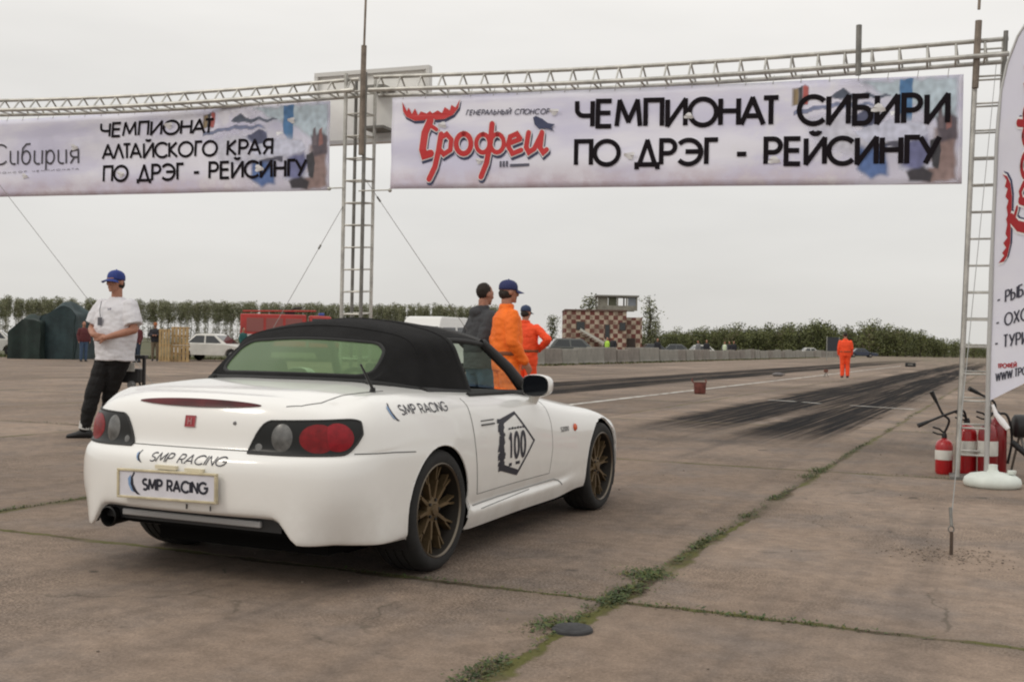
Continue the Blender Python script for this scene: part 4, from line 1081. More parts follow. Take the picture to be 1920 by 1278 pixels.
def runner(mb, fn, x0, z0, h, lift=.002):
    """little dark sweeping figure beside the lettering, with a pale blue edge"""
    A = [(.42, 1.12), (.50, 1.04), (.36, .82), (.40, .45), (.62, .10), (.90, -.12), (.66, -.10), (.36, .10), (.20, .45), (.22, .80)]
    B = [(.20, .95), (.22, .80), (.20, .45), (.36, .10), (.50, .0), (.26, .08), (.06, .42), (.02, .74)]
    import mathutils.geometry as mg
    for P_, mi in ((A, 0), (B, 1)):
        tri = mg.tessellate_polygon([[Vector((x, y, 0)) for x, y in P_]]); mb.m(mi).add([fn(x0+x*h, z0+y*h, lift+.0012*mi) for x, y in P_], [tuple(t) for t in tri])
    mb.m(0)
pf = lambda x, y, l: plate_pt(-x, y, .006+l)
smp(m_, pf, -.135, -.024, .047, .365, 0, .25, .001, 1); runner(m_, pf, -.225, -.04, .085, .001)
m_.build('plate_lettering', [inkn, inkb], pl)
m_ = MB()
for y_ in (-.035, -.20+.03): m_.box((-.932, y_-.02, .378), (.004, .006, .022))
m_.build('bumper_slot', gapm, body)
m_ = MB(); m_.box((-.936, .06, .548), (.02, .12, .018)); m_.box((-.936, -.10, .545), (.02, .10, .014)); m_.build('plate_tape', mat('tape_cream', (.68, .62, .46), .6), CAR)
# bumper lettering, wing lettering
m_ = MB(); smp(m_, lambda x, y, l: rear(-x, y, l), -.175, .570, .038, .42, .45, .13, .0025, 2); runner(m_, lambda x, y, l: rear(-x, y, l), -.26, .565, .045, .0025); m_.build('bumper_lettering', [inkn, inkb], CAR)
m_ = MB(); smp(m_, lambda x, y, l: side(x, y, l), -.335, .795, .042, .445, .0, .15, .0025, 2); runner(m_, lambda x, y, l: side(x, y, l), -.43, .775, .068, .0025); m_.build('wing_lettering', [inkn, inkb], CAR)
# start number sticker on the door
m_ = MB(); sdl = lambda x, z, l: side(x, z, l)
rn = random.Random(11)
HX = [(.946, .752), (1.205, .568), (.962, .382), (.70, .435), (.70, .715)]
def seg(a, b2, w0, w1, n=10):
    for k in range(n):
        q0 = [a[d]+(b2[d]-a[d])*k/n for d in (0, 1)]; q1 = [a[d]+(b2[d]-a[d])*(k+1)/n for d in (0, 1)]
        L_ = sqrt((b2[0]-a[0])**2+(b2[1]-a[1])**2); nx, nz = -(b2[1]-a[1])/L_, (b2[0]-a[0])/L_
        ws0 = w0+(w1-w0)*k/n; ws1 = w0+(w1-w0)*(k+1)/n
        m_.add([sdl(q0[0]-nx*ws0, q0[1]-nz*ws0, .002), sdl(q1[0]-nx*ws1, q1[1]-nz*ws1, .002), sdl(q1[0], q1[1], .002), sdl(q0[0], q0[1], .002)], [(0, 1, 2, 3)])
seg(HX[0], HX[1], .016, .014); seg(HX[1], HX[2], .014, .018); seg(HX[2], HX[3], .034, .040); seg(HX[4], HX[0], .040, .018)
for k in range(18):
    z0 = .432+(.716-.432)*k/18; z1 = z0+.0165; j = rn.uniform(-.028, .02)
    m_.add([sdl(.695+j, z0-.004, .0028), sdl(.765+rn.uniform(-.012, .014), z0, .0028), sdl(.765+rn.uniform(-.012, .014), z1, .0028), sdl(.695+j*.5, z1+.004, .0028)], [(0, 1, 2, 3)])
st2, wd = text_strokes('100', .135, .27, .95)
put_strokes(m_, st2, .026, sdl, .835, .492, .0022, 2)
for k in range(6): q0 = .83+k*.04; m_.add([sdl(q0, .652, .002), sdl(q0+.03, .652, .002), sdl(q0+.03, .663+.004*(k % 2), .002), sdl(q0, .663, .002)], [(0, 1, 2, 3)])
for q0, q1, z0 in ((.835, .875, .445), (.93, .99, .448)): m_.add([sdl(q0, z0, .002), sdl(q1, z0, .002), sdl(q1, z0+.018, .002), sdl(q0, z0+.018, .002)], [(0, 1, 2, 3)])
m_.build('start_number', inkn, CAR)
m_ = MB(); st2, wd = text_strokes('S2000', .026, .22, 1.5); put_strokes(m_, st2, .006, sdl, 1.62, .592, .002, 2); m_.build('wing_badge', mat('badge_grey', (.10, .10, .10), .4, .4), CAR)
m_ = MB(); c0 = sdl(1.855, .605, .003); m_.lathe([(0, -.012), (.016, -.010), (.024, -.003), (.026, .004)], c0, 'Y', 20); m_.build('side_repeater', mat('repeater_orange', (.62, .10, .03), .25, coat=.4), CAR, True)
# aerial
m_ = MB(); m_.tube([top_(-.33, -.655, -.01), top_(-.33, -.655, .022)], [.017, .012], 10); m_.tube([top_(-.335, -.655, .018), (-.44, -.655, 1.030)], [.0075, .005], 8); m_.build('aerial', blackp, CAR, True)

# soft top -------------------------------------------------------------------
ARCH = [((1.43, .685, .832), (1.10, .535, 1.140), (1.10, 1.228)), ((1.02, .70, .850), (.85, .560, 1.155), (.85, 1.258)), ((.625, .70, .866), (.58, .570, 1.160), (.58, 1.265)),
        ((.30, .690, .880), (.30, .545, 1.152), (.30, 1.240)), ((.10, .645, .900), (.165, .475, 1.122), (.115, 1.160)), ((.00, .580, .918), (.045, .490, 1.030), (-.055, 1.052)),
        ((-.085, .512, .930), (-.055, .482, .950), (-.180, .957)), ((-.11, .495, .925), (-.085, .450, .934), (-.222, .940))]
def arch_pts(A_):
    B_, C_, (mx_, mz_) = A_
    b0, c0, m0 = Vector((B_[0], -B_[1], B_[2])), Vector((C_[0], -C_[1], C_[2])), Vector((mx_, 0, mz_))
    q1 = b0.lerp(c0, .5)+Vector((0, -.012, .008)); cr_ = c0+Vector((0, .006, .012))
    ins_ = Vector((c0.x*.45+m0.x*.55, c0.y*.55, c0.z+(m0.z-c0.z)*.72))
    R_h = [b0, q1, c0, ins_, m0]; L_h = [Vector((p.x, -p.y, p.z)) for p in R_h[:-1]][::-1]
    return R_h+L_h
AR_ = [arch_pts(a_) for a_ in ARCH]
NU, NVp = 8, 9    # per span
def dense_arch(P): return [Vector(p) for p in catmull([tuple(p) for p in P], NVp)]
DA = [dense_arch(P) for P in AR_]; NVt = len(DA[0])
rows = []
for j in range(NVt):
    rows.append([Vector(p) for p in catmull([tuple(DA[i][j]) for i in range(len(DA))], NU)])
NUt = len(rows[0])
ci = 2*NVp                              # index of the corner (right), mirrored on the left
def ST(i, j): return rows[j][i]
tops, win, frm = MB(), MB(), MB()
for j in range(NVt):
    for i in range(NUt): tops.v.append(ST(i, j)); 
win.v = list(tops.v)
wi0, wi1 = 4*NU+1, 6*NU-1
for j in range(NVt-1):
    for i in range(NUt-1):
        q = [j*NUt+i, j*NUt+i+1, (j+1)*NUt+i+1, (j+1)*NUt+i]
        inner = ci <= j < NVt-1-ci
        if not inner and i < 2*NU: continue                                        # side window opening
        m0 = wi0 <= i < wi1; jm_ = min(j-ci, NVt-2-ci-j)
        corner = 2 if i in (wi0, wi1-1) else (1 if i in (wi0+1, wi1-2) else 0)
        if m0 and jm_ >= 1+corner: win.f.append(q); win.mi.append(0)
        else: tops.f.append(q); tops.mi.append(0)
stp = tops.build('soft_top', cloth_m, CAR, True, 50)
sol = stp.modifiers.new('thick', 'SOLIDIFY'); sol.thickness = .012; sol.offset = 0
rwin = glass_mat('rear_window_glass', (.42, .62, .38), .03, .05)
_t = rwin.node_tree; _df = _t.nodes.new('ShaderNodeBsdfDiffuse'); _df.inputs[0].default_value = (.185, .270, .145, 1); _mx = _t.nodes.new('ShaderNodeMixShader'); _mx.inputs[0].default_value = .5
_o = _t.nodes['Material Output']; _src = _o.inputs[0].links[0].from_socket; _t.links.new(_src, _mx.inputs[1]); _t.links.new(_df.outputs[0], _mx.inputs[2]); _t.links.new(_mx.outputs[0], _o.inputs[0])
wno = win.build('rear_window', rwin, CAR, True, 180)
bm = bmesh.new(); bm.from_mesh(wno.data); bmesh.ops.delete(bm, geom=[v for v in bm.verts if not v.link_faces], context='VERTS')
bm.normal_update()
if sum(f.normal.z for f in bm.faces) < 0: bmesh.ops.reverse_faces(bm, faces=bm.faces)
edge = [e_ for e_ in bm.edges if len(e_.link_faces) == 1]
bm.to_mesh(wno.data)
# rubber round the window (ordered loop)
nb = {}
for e_ in edge:
    a_, c_ = e_.verts; nb.setdefault(a_.index, []).append(c_.index); nb.setdefault(c_.index, []).append(a_.index)
co = {v.index: v.co.copy() for v in bm.verts}; start = next(iter(nb)); lp = [start]; prev = None; cur = start
while True:
    nx_ = [q for q in nb[cur] if q != prev][0]; prev, cur = cur, nx_
    if cur == start: break
    lp.append(cur)
bm.free()
LP = [co[i] for i in lp]
for _ in range(3): LP = [(LP[k-1]+LP[k]*2+LP[(k+1) % len(LP)])/4 for k in range(len(LP))]
m_ = MB(); m_.tube(LP, .011, 8, closed=True); m_.build('window_rubber', seal, wno, True)
# cloth seams over the roof bows
for i in (2*NU+1, 3*NU+3):
    m_ = MB(); m_.tube([ST(i, j)+Vector((0, 0, .005)) for j in range(ci-6, NVt-ci+6)], .006, 6); m_.build('cloth_seam', cloth_m, stp, True)
# base welt along the deck
m_ = MB(); P = [ST(i, 0) for i in range(2*NU, NUt)] + [ST(NUt-1, j) for j in range(1, NVt)] + [ST(i, NVt-1) for i in range(NUt-2, 2*NU-1, -1)]
m_.tube([p+Vector((0, 0, -.004)) for p in P], .016, 8); m_.build('base_welt', seal, stp, True)
# windscreen frame, side glass, windscreen
for s in (-1, 1):
    j = ci if s < 0 else NVt-1-ci
    m_ = MB(); A0 = Vector((1.48, s*.69, .825)); A1 = Vector((1.11, s*.540, 1.142))
    m_.tube([A0, A0.lerp(A1, .5)+Vector((.012, s*.010, .008)), A1], [(.030, .045), (.026, .036), (.024, .030)], 10); m_.build('windscreen_pillar', blackp, CAR, True)
    m_ = MB(); m_.tube([ST(i, j)+Vector((0, s*.004, -.008)) for i in range(0, 2*NU+1)], .016, 8); m_.tube([ST(2*NU, j2)+Vector((-.004, 0, 0)) for j2 in (range(0, ci+1) if s < 0 else range(NVt-1-ci, NVt))], .015, 8); m_.build('window_seal', seal, CAR, True)
    m_ = MB(); m_.tube([side(x_, .832-(x_-.5)*.012+.016, 0, s)*1.0+Vector((0, -s*.012, .010)) for x_ in (.50, .65, .8, 1.0, 1.2, 1.4)], .013, 8); m_.build('belt_seal', seal, CAR, True)
    pass
m_ = MB(); WSF = False
def ws(u, v):
    y = .68-1.36*u; k = 1-(2*u-1)**2; a_ = Vector((1.50+.17*k, y, .832+.045*k)); c_ = Vector((1.115+.06*k, y*.785, 1.140+.085*k)); return a_.lerp(c_, v)
WSF = ((ws(1/16, 0)-ws(0, 0)).cross(ws(0, 1/6)-ws(0, 0))).z < 0; m_.grid(ws, 16, 6, WSF); m_.build('windscreen', glass_mat('windscreen_glass', (.74, .86, .76), .02, .01, .22), CAR, True)
m_ = MB(); m_.tube([ws(k/16, 1)+Vector((-.01, 0, .005)) for k in range(17)], .020, 8); m_.build('windscreen_header', blackp, CAR, True)
# cabin
for s in (-1, 1):
    m_ = MB(); m_.tube([(x_, s*.668, .893-.040*x_) for x_ in (.12, .5, .9, 1.3, 1.44)], [(.045, .020)]*5, 10); m_.build('door_trim', seal, CAR, True)
cab = mat('cabin_black', (.022, .022, .023), .8)
m_ = MB(); m_.box((.70, 0, .36), (1.40, 1.22, .04)); m_.box((1.42, 0, .68), (.34, 1.30, .30)); m_.box((.02, 0, .62), (.10, 1.22, .52)); m_.box((.7, .655, .60), (1.4, .05, .47)); m_.box((.7, -.655, .60), (1.4, .05, .47)); m_.box((.7, 0, .46), (1.3, .18, .2)); m_.build('cabin_tub', cab, CAR)
for s in (-1, 1):
    m_ = MB(); m_.box((.66, s*.36, .50), (.50, .48, .14)); m_.tube([(.44, s*.36, .54), (.30, s*.36, .80), (.26, s*.36, .92)], [(.24, .07), (.23, .065), (.17, .05)], 14)
    m_.tube([(.255, s*.36, .93), (.245, s*.36, 1.02)], [(.12, .05), (.10, .04)], 12); bevel_obj(m_.build('seat', cab, CAR, True, 50), .01)
m_ = MB(); m_.tube([(1.12+.05*sin(2*pi*k/24)*.4, .36+.17*cos(2*pi*k/24), .80+.16*sin(2*pi*k/24)) for k in range(24)], .016, 8, closed=True); m_.tube([(1.12, .2, .80), (1.13, .52, .80)], .014, 6); m_.tube([(1.15, .36, .79), (1.4, .36, .72)], .03, 8); m_.build('steering_wheel', blackp, CAR, True)
m_ = MB(); m_.box((1.17, 0, 1.13), (.03, .22, .06)); bevel_obj(m_.build('interior_mirror', blackp, CAR), .01)
# ================================================================== PEOPLE
skin = mat('skin', (.40, .190, .125), .55, var=.10, vscale=18)
hair_m = mat('dark_hair', (.022, .016, .012), .8, var=.3, vscale=40)
def fuse(mb, voxel, smooth, wrinkle=0., wscale=9., seed=0.):
    """fuse overlapping closed solids into one continuous surface"""
    me = bpy.data.meshes.new('tmp'); me.from_pydata([tuple(v) for v in mb.v], [], mb.f)
    bm = bmesh.new(); bm.from_mesh(me); bmesh.ops.recalc_face_normals(bm, faces=bm.faces); bm.to_mesh(me); bm.free()
    o = bpy.data.objects.new('tmp', me); COL.objects.link(o)
    r = o.modifiers.new('r', 'REMESH'); r.mode = 'VOXEL'; r.voxel_size = voxel
    s = o.modifiers.new('s', 'SMOOTH'); s.iterations = smooth; s.factor = .5
    dg = bpy.context.evaluated_depsgraph_get(); out = bpy.data.meshes.new_from_object(o.evaluated_get(dg))
    bpy.data.objects.remove(o); bpy.data.meshes.remove(me)
    if wrinkle:
        nr = [v.normal.copy() for v in out.vertices]
        for v, n_ in zip(out.vertices, nr):
            c = v.co; k = mnoise.noise(Vector((c.x*wscale, c.y*wscale, c.z*wscale*1.9+seed)))+.55*mnoise.noise(Vector((c.x*wscale*2.3+seed, c.y*wscale*2.3, c.z*wscale*3.4)))
            v.co = c+n_*k*wrinkle
    out.polygons.foreach_set('use_smooth', [True]*len(out.polygons)); out.update()
    return out
def put(me, name, mats, parent):
    me.name = name; me.materials.clear()
    for m_ in (mats if isinstance(mats, (list, tuple)) else [mats]): me.materials.append(m_)
    o = bpy.data.objects.new(name, me); COL.objects.link(o); o.parent = parent; return o
def limb(mb, pts, rad, n=12):
    mb.tube(pts, rad, n)
    for p, r in zip(pts, rad): mb.ball(p, r*.99, 12, 8)
def loft(mb, rings, n=20):
    """rings: (cx, cy, z, rx, ry)"""
    vs = []
    for cx, cy, z, rx, ry in rings:
        for k in range(n):
            t = 2*pi*k/n; c, s_ = cos(t), sin(t)
            vs.append(Vector((cx+rx*abs(c)**.85*(1 if c > 0 else -1), cy+ry*abs(s_)**.85*(1 if s_ > 0 else -1), z)))
    fs = [(i*n+k, i*n+(k+1) % n, (i+1)*n+(k+1) % n, (i+1)*n+k) for i in range(len(rings)-1) for k in range(n)]
    fs.append(tuple(range(n-1, -1, -1))); fs.append(tuple((len(rings)-1)*n+k for k in range(n)))
    mb.add(vs, fs)
def hand(mb, wp, d, nrm, side, curl=.5):
    d = Vector(d).normalized(); nrm = Vector(nrm); nrm = (nrm-d*nrm.dot(d)).normalized(); s_ = d.cross(nrm)*side
    Mx = Matrix((s_, d, nrm)).transposed()
    mb.ball(wp+d*.045, (.041, .055, .019), 12, 8, Mx); mb.tube([wp-d*.02, wp+d*.03], [.026, .028], 10)
    for i, L in enumerate((.074, .082, .076, .060)):
        b_ = wp+d*.088+s_*(.030-.020*i); p = [b_-d*.015, b_]; dd = d.copy()
        for k in range(3):
            a_ = curl*(.45+.35*k)+.05*i; dd = (d*cos(a_)+nrm*sin(a_)).normalized(); p.append(p[-1]+dd*L*(.42, .33, .25)[k])
        mb.tube(p, [.0095, .0095, .009, .0085, .007], 8); mb.ball(p[-1], .007, 8, 6)
    b_ = wp+d*.022+s_*.034; t1 = b_+(s_*.55+d*.75+nrm*.25).normalized()*.036; t2 = t1+(s_*.15+d*.9+nrm*.45).normalized()*.030
    mb.tube([b_-s_*.01, b_, t1, t2], [.012, .0125, .0105, .008], 8); mb.ball(t2, .008, 8, 6)
def person(label, loc, rz, H=1.80, head_yaw=0., head_pitch=0., arms=None, legs=None, lean=(0, 0), outfit=None, vox=.0075, group=None, seed=0., stout=1.0):
    """local frame: faces -Y, left hand side is +X; measured for 1.80 m and scaled"""
    P = thing('person', label, 'person', loc, rz, group); k = H/1.80; P.scale = (k, k, k)
    o = outfit; J = {}
    lx, ly = lean
    arms = arms or {}; legs = legs or {}
    for s, nm in ((-1, 'R'), (1, 'L')):
        J['sh'+nm] = Vector((s*.180*stout+lx, ly, 1.425)); a_ = arms.get(nm, ((s*.25, .02, 1.17), (s*.245, -.07, .93)))
        J['el'+nm] = Vector(a_[0]); J['wr'+nm] = Vector(a_[1]); J['hd'+nm] = a_[2] if len(a_) > 2 else (Vector(a_[1])-Vector(a_[0]))
        J['pn'+nm] = a_[3] if len(a_) > 3 else (-s, 0, 0)
        J['hp'+nm] = Vector((s*.095, 0, .92)); l_ = legs.get(nm, ((s*.10, -.02, .50), (s*.105, .015, .085), (s*.02, -1, 0)))
        J['kn'+nm] = Vector(l_[0]); J['an'+nm] = Vector(l_[1]); J['ft'+nm] = Vector(l_[2]).normalized()
    hc = Vector((lx*1.25, ly-.015, 1.685))
    Rh = Matrix.Rotation(head_yaw, 3, 'Z') @ Matrix.Rotation(head_pitch, 3, 'X')
    def hp_(x, y, z): return hc+Rh @ Vector((x, y, z))
    # ---- body: one continuous surface
    mb = MB()
    mb.ball(hp_(0, .012, .022), (.076, .094, .094), 16, 12, Rh); mb.ball(hp_(0, -.030, -.055), (.056, .060, .058), 14, 10, Rh); mb.ball(hp_(0, -.040, -.01), (.062, .055, .06), 14, 10, Rh)
    mb.tube([hp_(0, -.086, .018), hp_(0, -.106, -.018), hp_(0, -.110, -.030), hp_(0, -.090, -.038)], [.009, .012, .015, .010], 8); mb.ball(hp_(0, -.106, -.030), .0135, 8, 6)
    mb.ball(hp_(0, -.078, .030), (.050, .018, .012), 10, 6, Rh); mb.ball(hp_(0, -.084, -.062), (.024, .010, .008), 10, 6, Rh); mb.ball(hp_(0, -.080, -.073), (.021, .011, .008), 10, 6, Rh); mb.ball(hp_(0, -.072, -.098), (.022, .02, .018), 10, 6, Rh)
    for s in (-1, 1):
        mb.ball(hp_(s*.077, .012, -.008), (.011, .022, .033), 8, 6, Rh); mb.ball(hp_(s*.045, -.058, -.025), (.02, .025, .022), 8, 6, Rh)
    mb.tube([hc+Vector((0, .025, -.06)), Vector((lx*1.1, ly+.01, 1.50)), Vector((lx, ly+.012, 1.45))], [.055, .058, .072], 14)
    st = stout
    tor = [(0, .0, .86, .145*st, .10*st), (0, .0, .95, .158*st, .112*st), (lx*.3, ly*.3, 1.05, .145*st, .105*st), (lx*.6, ly*.6, 1.18, .152*st, .108*st), (lx*.85, ly*.85, 1.32, .168*st, .112*st), (lx, ly+.005, 1.42, .165*st, .095), (lx, ly+.01, 1.475, .10, .065), (lx, ly+.01, 1.50, .06, .05)]
    loft(mb, tor)
    for nm in 'RL':
        sg = -1 if nm == 'R' else 1
        limb(mb, [J['sh'+nm], J['sh'+nm].lerp(J['el'+nm], .5), J['el'+nm]], [.056, .050, .041]); limb(mb, [J['el'+nm], J['el'+nm].lerp(J['wr'+nm], .35), J['wr'+nm]], [.041, .042, .027])
        hand(mb, J['wr'+nm], J['hd'+nm], J['pn'+nm], sg, o.get('curl', .5))
        limb(mb, [J['hp'+nm], J['hp'+nm].lerp(J['kn'+nm], .5), J['kn'+nm]], [.085*st, .074, .055]); limb(mb, [J['kn'+nm], J['kn'+nm].lerp(J['an'+nm], .35), J['an'+nm]], [.055, .055, .038])
        mb.ball(J['an'+nm]+Vector((0, 0, -.03)), .04, 8, 6)
    body = put(fuse(mb, vox, 3), 'body', skin, P)
    # ---- clothes
    def sleeve(mb, nm, full, ease):
        s_, e_, w_ = J['sh'+nm], J['el'+nm], J['wr'+nm]
        if full: limb(mb, [s_+Vector((0, 0, .0)), s_.lerp(e_, .5), e_], [.062+ease, .062+ease, .054+ease]); limb(mb, [e_, e_.lerp(w_, .5), e_.lerp(w_, .97)], [.054+ease, .050+ease, .040+ease])
        else: q = s_.lerp(e_, .80); limb(mb, [s_, s_.lerp(e_, .4)], [.062+ease, .072+ease]); mb.tube([s_.lerp(e_, .4), q], [.074+ease, .074+ease], 14)
    def trunk_shell(mb, zb, ease, blouse=0.):
        R = [(0, 0, zb, .165*st+ease+blouse*.3, .118*st+ease)]
        if zb < .93: R.append((0, 0, .95, .172*st+ease, .125*st+ease))
        R += [(lx*.3, ly*.3, 1.06, .168*st+ease+blouse, .124*st+ease+blouse), (lx*.6, ly*.6, 1.18, .172*st+ease+blouse, .126*st+ease+blouse*.7), (lx*.85, ly*.85, 1.32, .182*st+ease, .126*st+ease), (lx, ly+.005, 1.41, .182*st+ease, .110+ease), (lx, ly+.010, 1.455, .158*st+ease*.6, .092+ease*.5), (lx, ly+.012, 1.495, .112+ease*.3, .075), (lx, ly+.012, 1.522, .072, .064)]
        loft(mb, R, 24)
    def trouser(mb, nm, ease, cuff):
        h_, k_, a_ = J['hp'+nm], J['kn'+nm], J['an'+nm]
        limb(mb, [h_, h_.lerp(k_, .5), k_], [.102*st+ease, .088+ease, .070+ease], 14); limb(mb, [k_, k_.lerp(a_, .5), k_.lerp(a_, .94)], [.070+ease, .067+ease, cuff], 14)
    if 'overalls' in o:
        mb = MB(); trunk_shell(mb, .86, .022, .012)
        loft(mb, [(0, 0, .84, .14*st, .11*st), (0, 0, .93, .185*st, .135*st), (0, 0, 1.03, .178*st, .130*st)])
        for nm in 'RL': sleeve(mb, nm, True, .012); trouser(mb, nm, .018, .075)
        mb.tube([Vector((lx+.075*cos(2*pi*q/16), ly+.012+.065*sin(2*pi*q/16), 1.525)) for q in range(16)], [(.014, .034)]*16, 8, closed=True)
        put(fuse(mb, vox, 3, .009, 9., seed), 'overalls', o['overalls'], P)
        mb = MB(); mb.tube([Vector((lx*.3+(.190*st+.020)*cos(2*pi*q/28), ly*.3+(.140*st+.020)*sin(2*pi*q/28), 1.04)) for q in range(28)], [(.006, .020)]*28, 8, closed=True); put(mb.mesh('belt', o['overalls'], True), 'waistband', mat('waistband', (.20, .07, .03), .8), P)
    else:
        mb = MB(); hem = o.get('hem', .90); trunk_shell(mb, hem, o.get('ease', .016), o.get('blouse', .01))
        for nm in 'RL': sleeve(mb, nm, o.get('long', False), o.get('ease', .012)*.7)
        if o.get('collar'): mb.tube([Vector((lx+.075*cos(2*pi*q/16), ly+.02+.068*sin(2*pi*q/16), 1.53)) for q in range(16)], [(.012, .032)]*16, 8, closed=True)
        if o.get('hood'): mb.ball(Vector((lx, ly+.105, 1.475)), (.115, .06, .075), 12, 8)
        put(fuse(mb, vox, 3, .008, 9., seed), o.get('top_name', 'shirt'), o['top'], P)
        mb = MB(); loft(mb, [(0, 0, .80, .125*st, .10*st), (0, 0, .90, .170*st, .125*st), (0, 0, 1.0, .162*st, .118*st), (0, 0, 1.04, .155*st, .113*st)])
        for nm in 'RL': trouser(mb, nm, o.get('tease', .004), o.get('cuff', .060))
        put(fuse(mb, vox, 3, .008, 9., seed+4), 'trousers', o['legs'], P)
    for nm in 'RL':
        a_, f_ = J['an'+nm], J['ft'+nm]; s_ = Vector((-f_.y, f_.x, 0)); mb = MB(); zb = a_.z-.085
        vs = []
        for (L, w_, h_) in ((-.085, .028, .05), (-.075, .038, .085), (-.03, .042, .105), (.03, .045, .095), (.09, .050, .066), (.14, .048, .052), (.175, .034, .04), (.185, .015, .03)):
            for t in range(12):
                th = 2*pi*t/12; vs.append(Vector((a_.x, a_.y, 0))+f_*L+s_*w_*cos(th)+Vector((0, 0, zb+max(0.002, h_*(.5+.5*sin(th))))))
        mb.add(vs, [(i*12+t, i*12+(t+1) % 12, (i+1)*12+(t+1) % 12, (i+1)*12+t) for i in range(7) for t in range(12)]+[tuple(range(11, -1, -1)), tuple(84+t for t in range(12))])
        put(mb.mesh('shoe', o.get('shoes', blackp), True, 60), 'shoe', o.get('shoes', blackp), P)
    if 'cap' in o:
        mb = MB(); prof = [(.0855, .012), (.087, .035), (.085, .062), (.074, .090), (.052, .110), (.022, .121), (.0, .123)]
        vs0 = len(mb.v); mb.lathe(prof, (0, 0, 0), 'Z', 24)
        for i in range(vs0, len(mb.v)): v = mb.v[i]; mb.v[i] = hp_(v.x, v.y*1.20+.010, v.z+.004)
        def brim(u, v):
            a_ = radians(-150+120*u); r0, r1 = .085, .155; rr = r0+(r1-r0)*v*(1-.35*(abs(2*u-1)**2.2)); return hp_(rr*cos(a_)*.92, rr*sin(a_)*1.08+.0, .022-.030*v+.014*(2*u-1)**2*-1)
        mb.m(1).grid(brim, 14, 4); mb.m(0).ball(hp_(0, .01, .128), .008, 8, 6)
        c_ = put(mb.mesh('cap', [o['cap'], o.get('brim', o['cap'])], True, 50), 'cap', [o['cap'], o.get('brim', o['cap'])], P)
        sl = c_.modifiers.new('t', 'SOLIDIFY'); sl.thickness = .004
    if o.get('hair', True):
        mb = MB(); full = 'cap' not in o
        mb.ball(hp_(0, .030, .030) if full else hp_(0, .036, -.022), (.081, .092, .096) if full else (.075, .080, .068), 16, 12, Rh)
        m_ = fuse(mb, .012, 1, .004, 40., seed); put(m_, 'hair', hair_m, P)
    if o.get('glasses'):
        mb = MB()
        for s in (-1, 1): mb.grid(lambda u, v: hp_(s*(.012+.050*u), -.093+.022*u*u+.004*abs(v-.5), .022-.036*v+.004*u), 6, 4)
        mb.tube([hp_(-.012, -.094, .012), hp_(.012, -.094, .012)], .003, 6)
        for s in (-1, 1): mb.tube([hp_(s*.062, -.072, .016), hp_(s*.082, .01, .010)], .0028, 6)
        put(mb.mesh('sunglasses', mat('sunglass', (.01, .01, .01), .15), True), 'sunglasses', mat('sunglass', (.01, .01, .01), .15), P)
    else:
        mb = MB()
        for s in (-1, 1): mb.ball(hp_(s*.032, -.078, .008), .011, 8, 6)
        put(mb.mesh('eyes', mat('eye', (.10, .08, .07), .2), True), 'eyes', mat('eye', (.10, .08, .07), .2), P)
    if 'vest' in o:
        mb = MB(); trunk_shell(mb, .92, .034, .008); put(fuse(mb, vox, 2, .006, 9., seed), 'vest', o['vest'], P)
    return P, J, hp_

blue_cap = mat('cap_blue', (.022, .045, .22), .75, var=.15, vscale=20); brim_d = mat('cap_brim', (.012, .013, .022), .7)
white_t = mat('tshirt_white', (.70, .69, .72), .85, var=.04, vscale=6); black_t = mat('trousers_black', (.007, .0065, .007), .85, var=.3, vscale=6)
orange = mat('hivis_orange', (.96, .175, .012), .75, var=.12, vscale=5); redor = mat('hivis_red_orange', (.94, .078, .016), .75, var=.14, vscale=5)
P1, J1, hp1 = person('man in white t-shirt and blue cap with clasped hands, left of the sports car', (-4.42, 12.45, 0), radians(-24), 1.87, radians(4), radians(-2),
    arms={'R': ((-.275, -.06, 1.175), (-.075, -.245, 1.115), (1, -.10, -.25), (0, .9, .2)), 'L': ((.285, -.03, 1.170), (.085, -.235, 1.085), (-1, -.15, .02), (0, .95, -.2))},
    legs={'R': ((-.20, -.10, .50), (-.315, -.10, .085), (-.90, -.55, 0)), 'L': ((-.14, .08, .50), (-.30, .22, .085), (-.8, -.6, 0))},
    outfit=dict(top=white_t, legs=black_t, hem=.84, ease=.034, blouse=.022, cap=blue_cap, brim=brim_d, glasses=True, shoes=mat('shoe_black', (.012, .012, .013), .6), tease=.012, cuff=.058, curl=.7), vox=.0065, seed=1.2, stout=1.06)
mb = MB(); mb.tube([Vector((-.05, -.16, 1.47)), Vector((-.055, -.178, 1.38)), Vector((-.035, -.188, 1.30))], .004, 6); mb.box((-.035, -.195, 1.255), (.055, .006, .085)); put(mb.mesh('badge', mat('badge_dark', (.10, .10, .12), .5)), 'lanyard_badge', mat('badge_dark', (.10, .10, .12), .5), P1)
mb = MB(); st2, wd = text_strokes('SMP', .022, .25); put_strokes(mb, st2, .005, lambda x, y, l: Vector((.055+x, -.176-l+.02*(x-.03), 1.375+y)), 0, 0, .004); put(mb.mesh('print', mat('shirt_print', (.2, .2, .26), .8)), 'chest_print', mat('shirt_print', (.2, .2, .26), .8), P1)
mb = MB(); a_ = J1['anR']; mb.tube([a_+Vector((.0, 0, .02)), a_+Vector((.02, .0, .10))], [.062, .064], 12); put(mb.mesh('sock', mat('sock_white', (.6, .6, .58), .8), True), 'white_cuff', mat('sock_white', (.6, .6, .58), .8), P1)

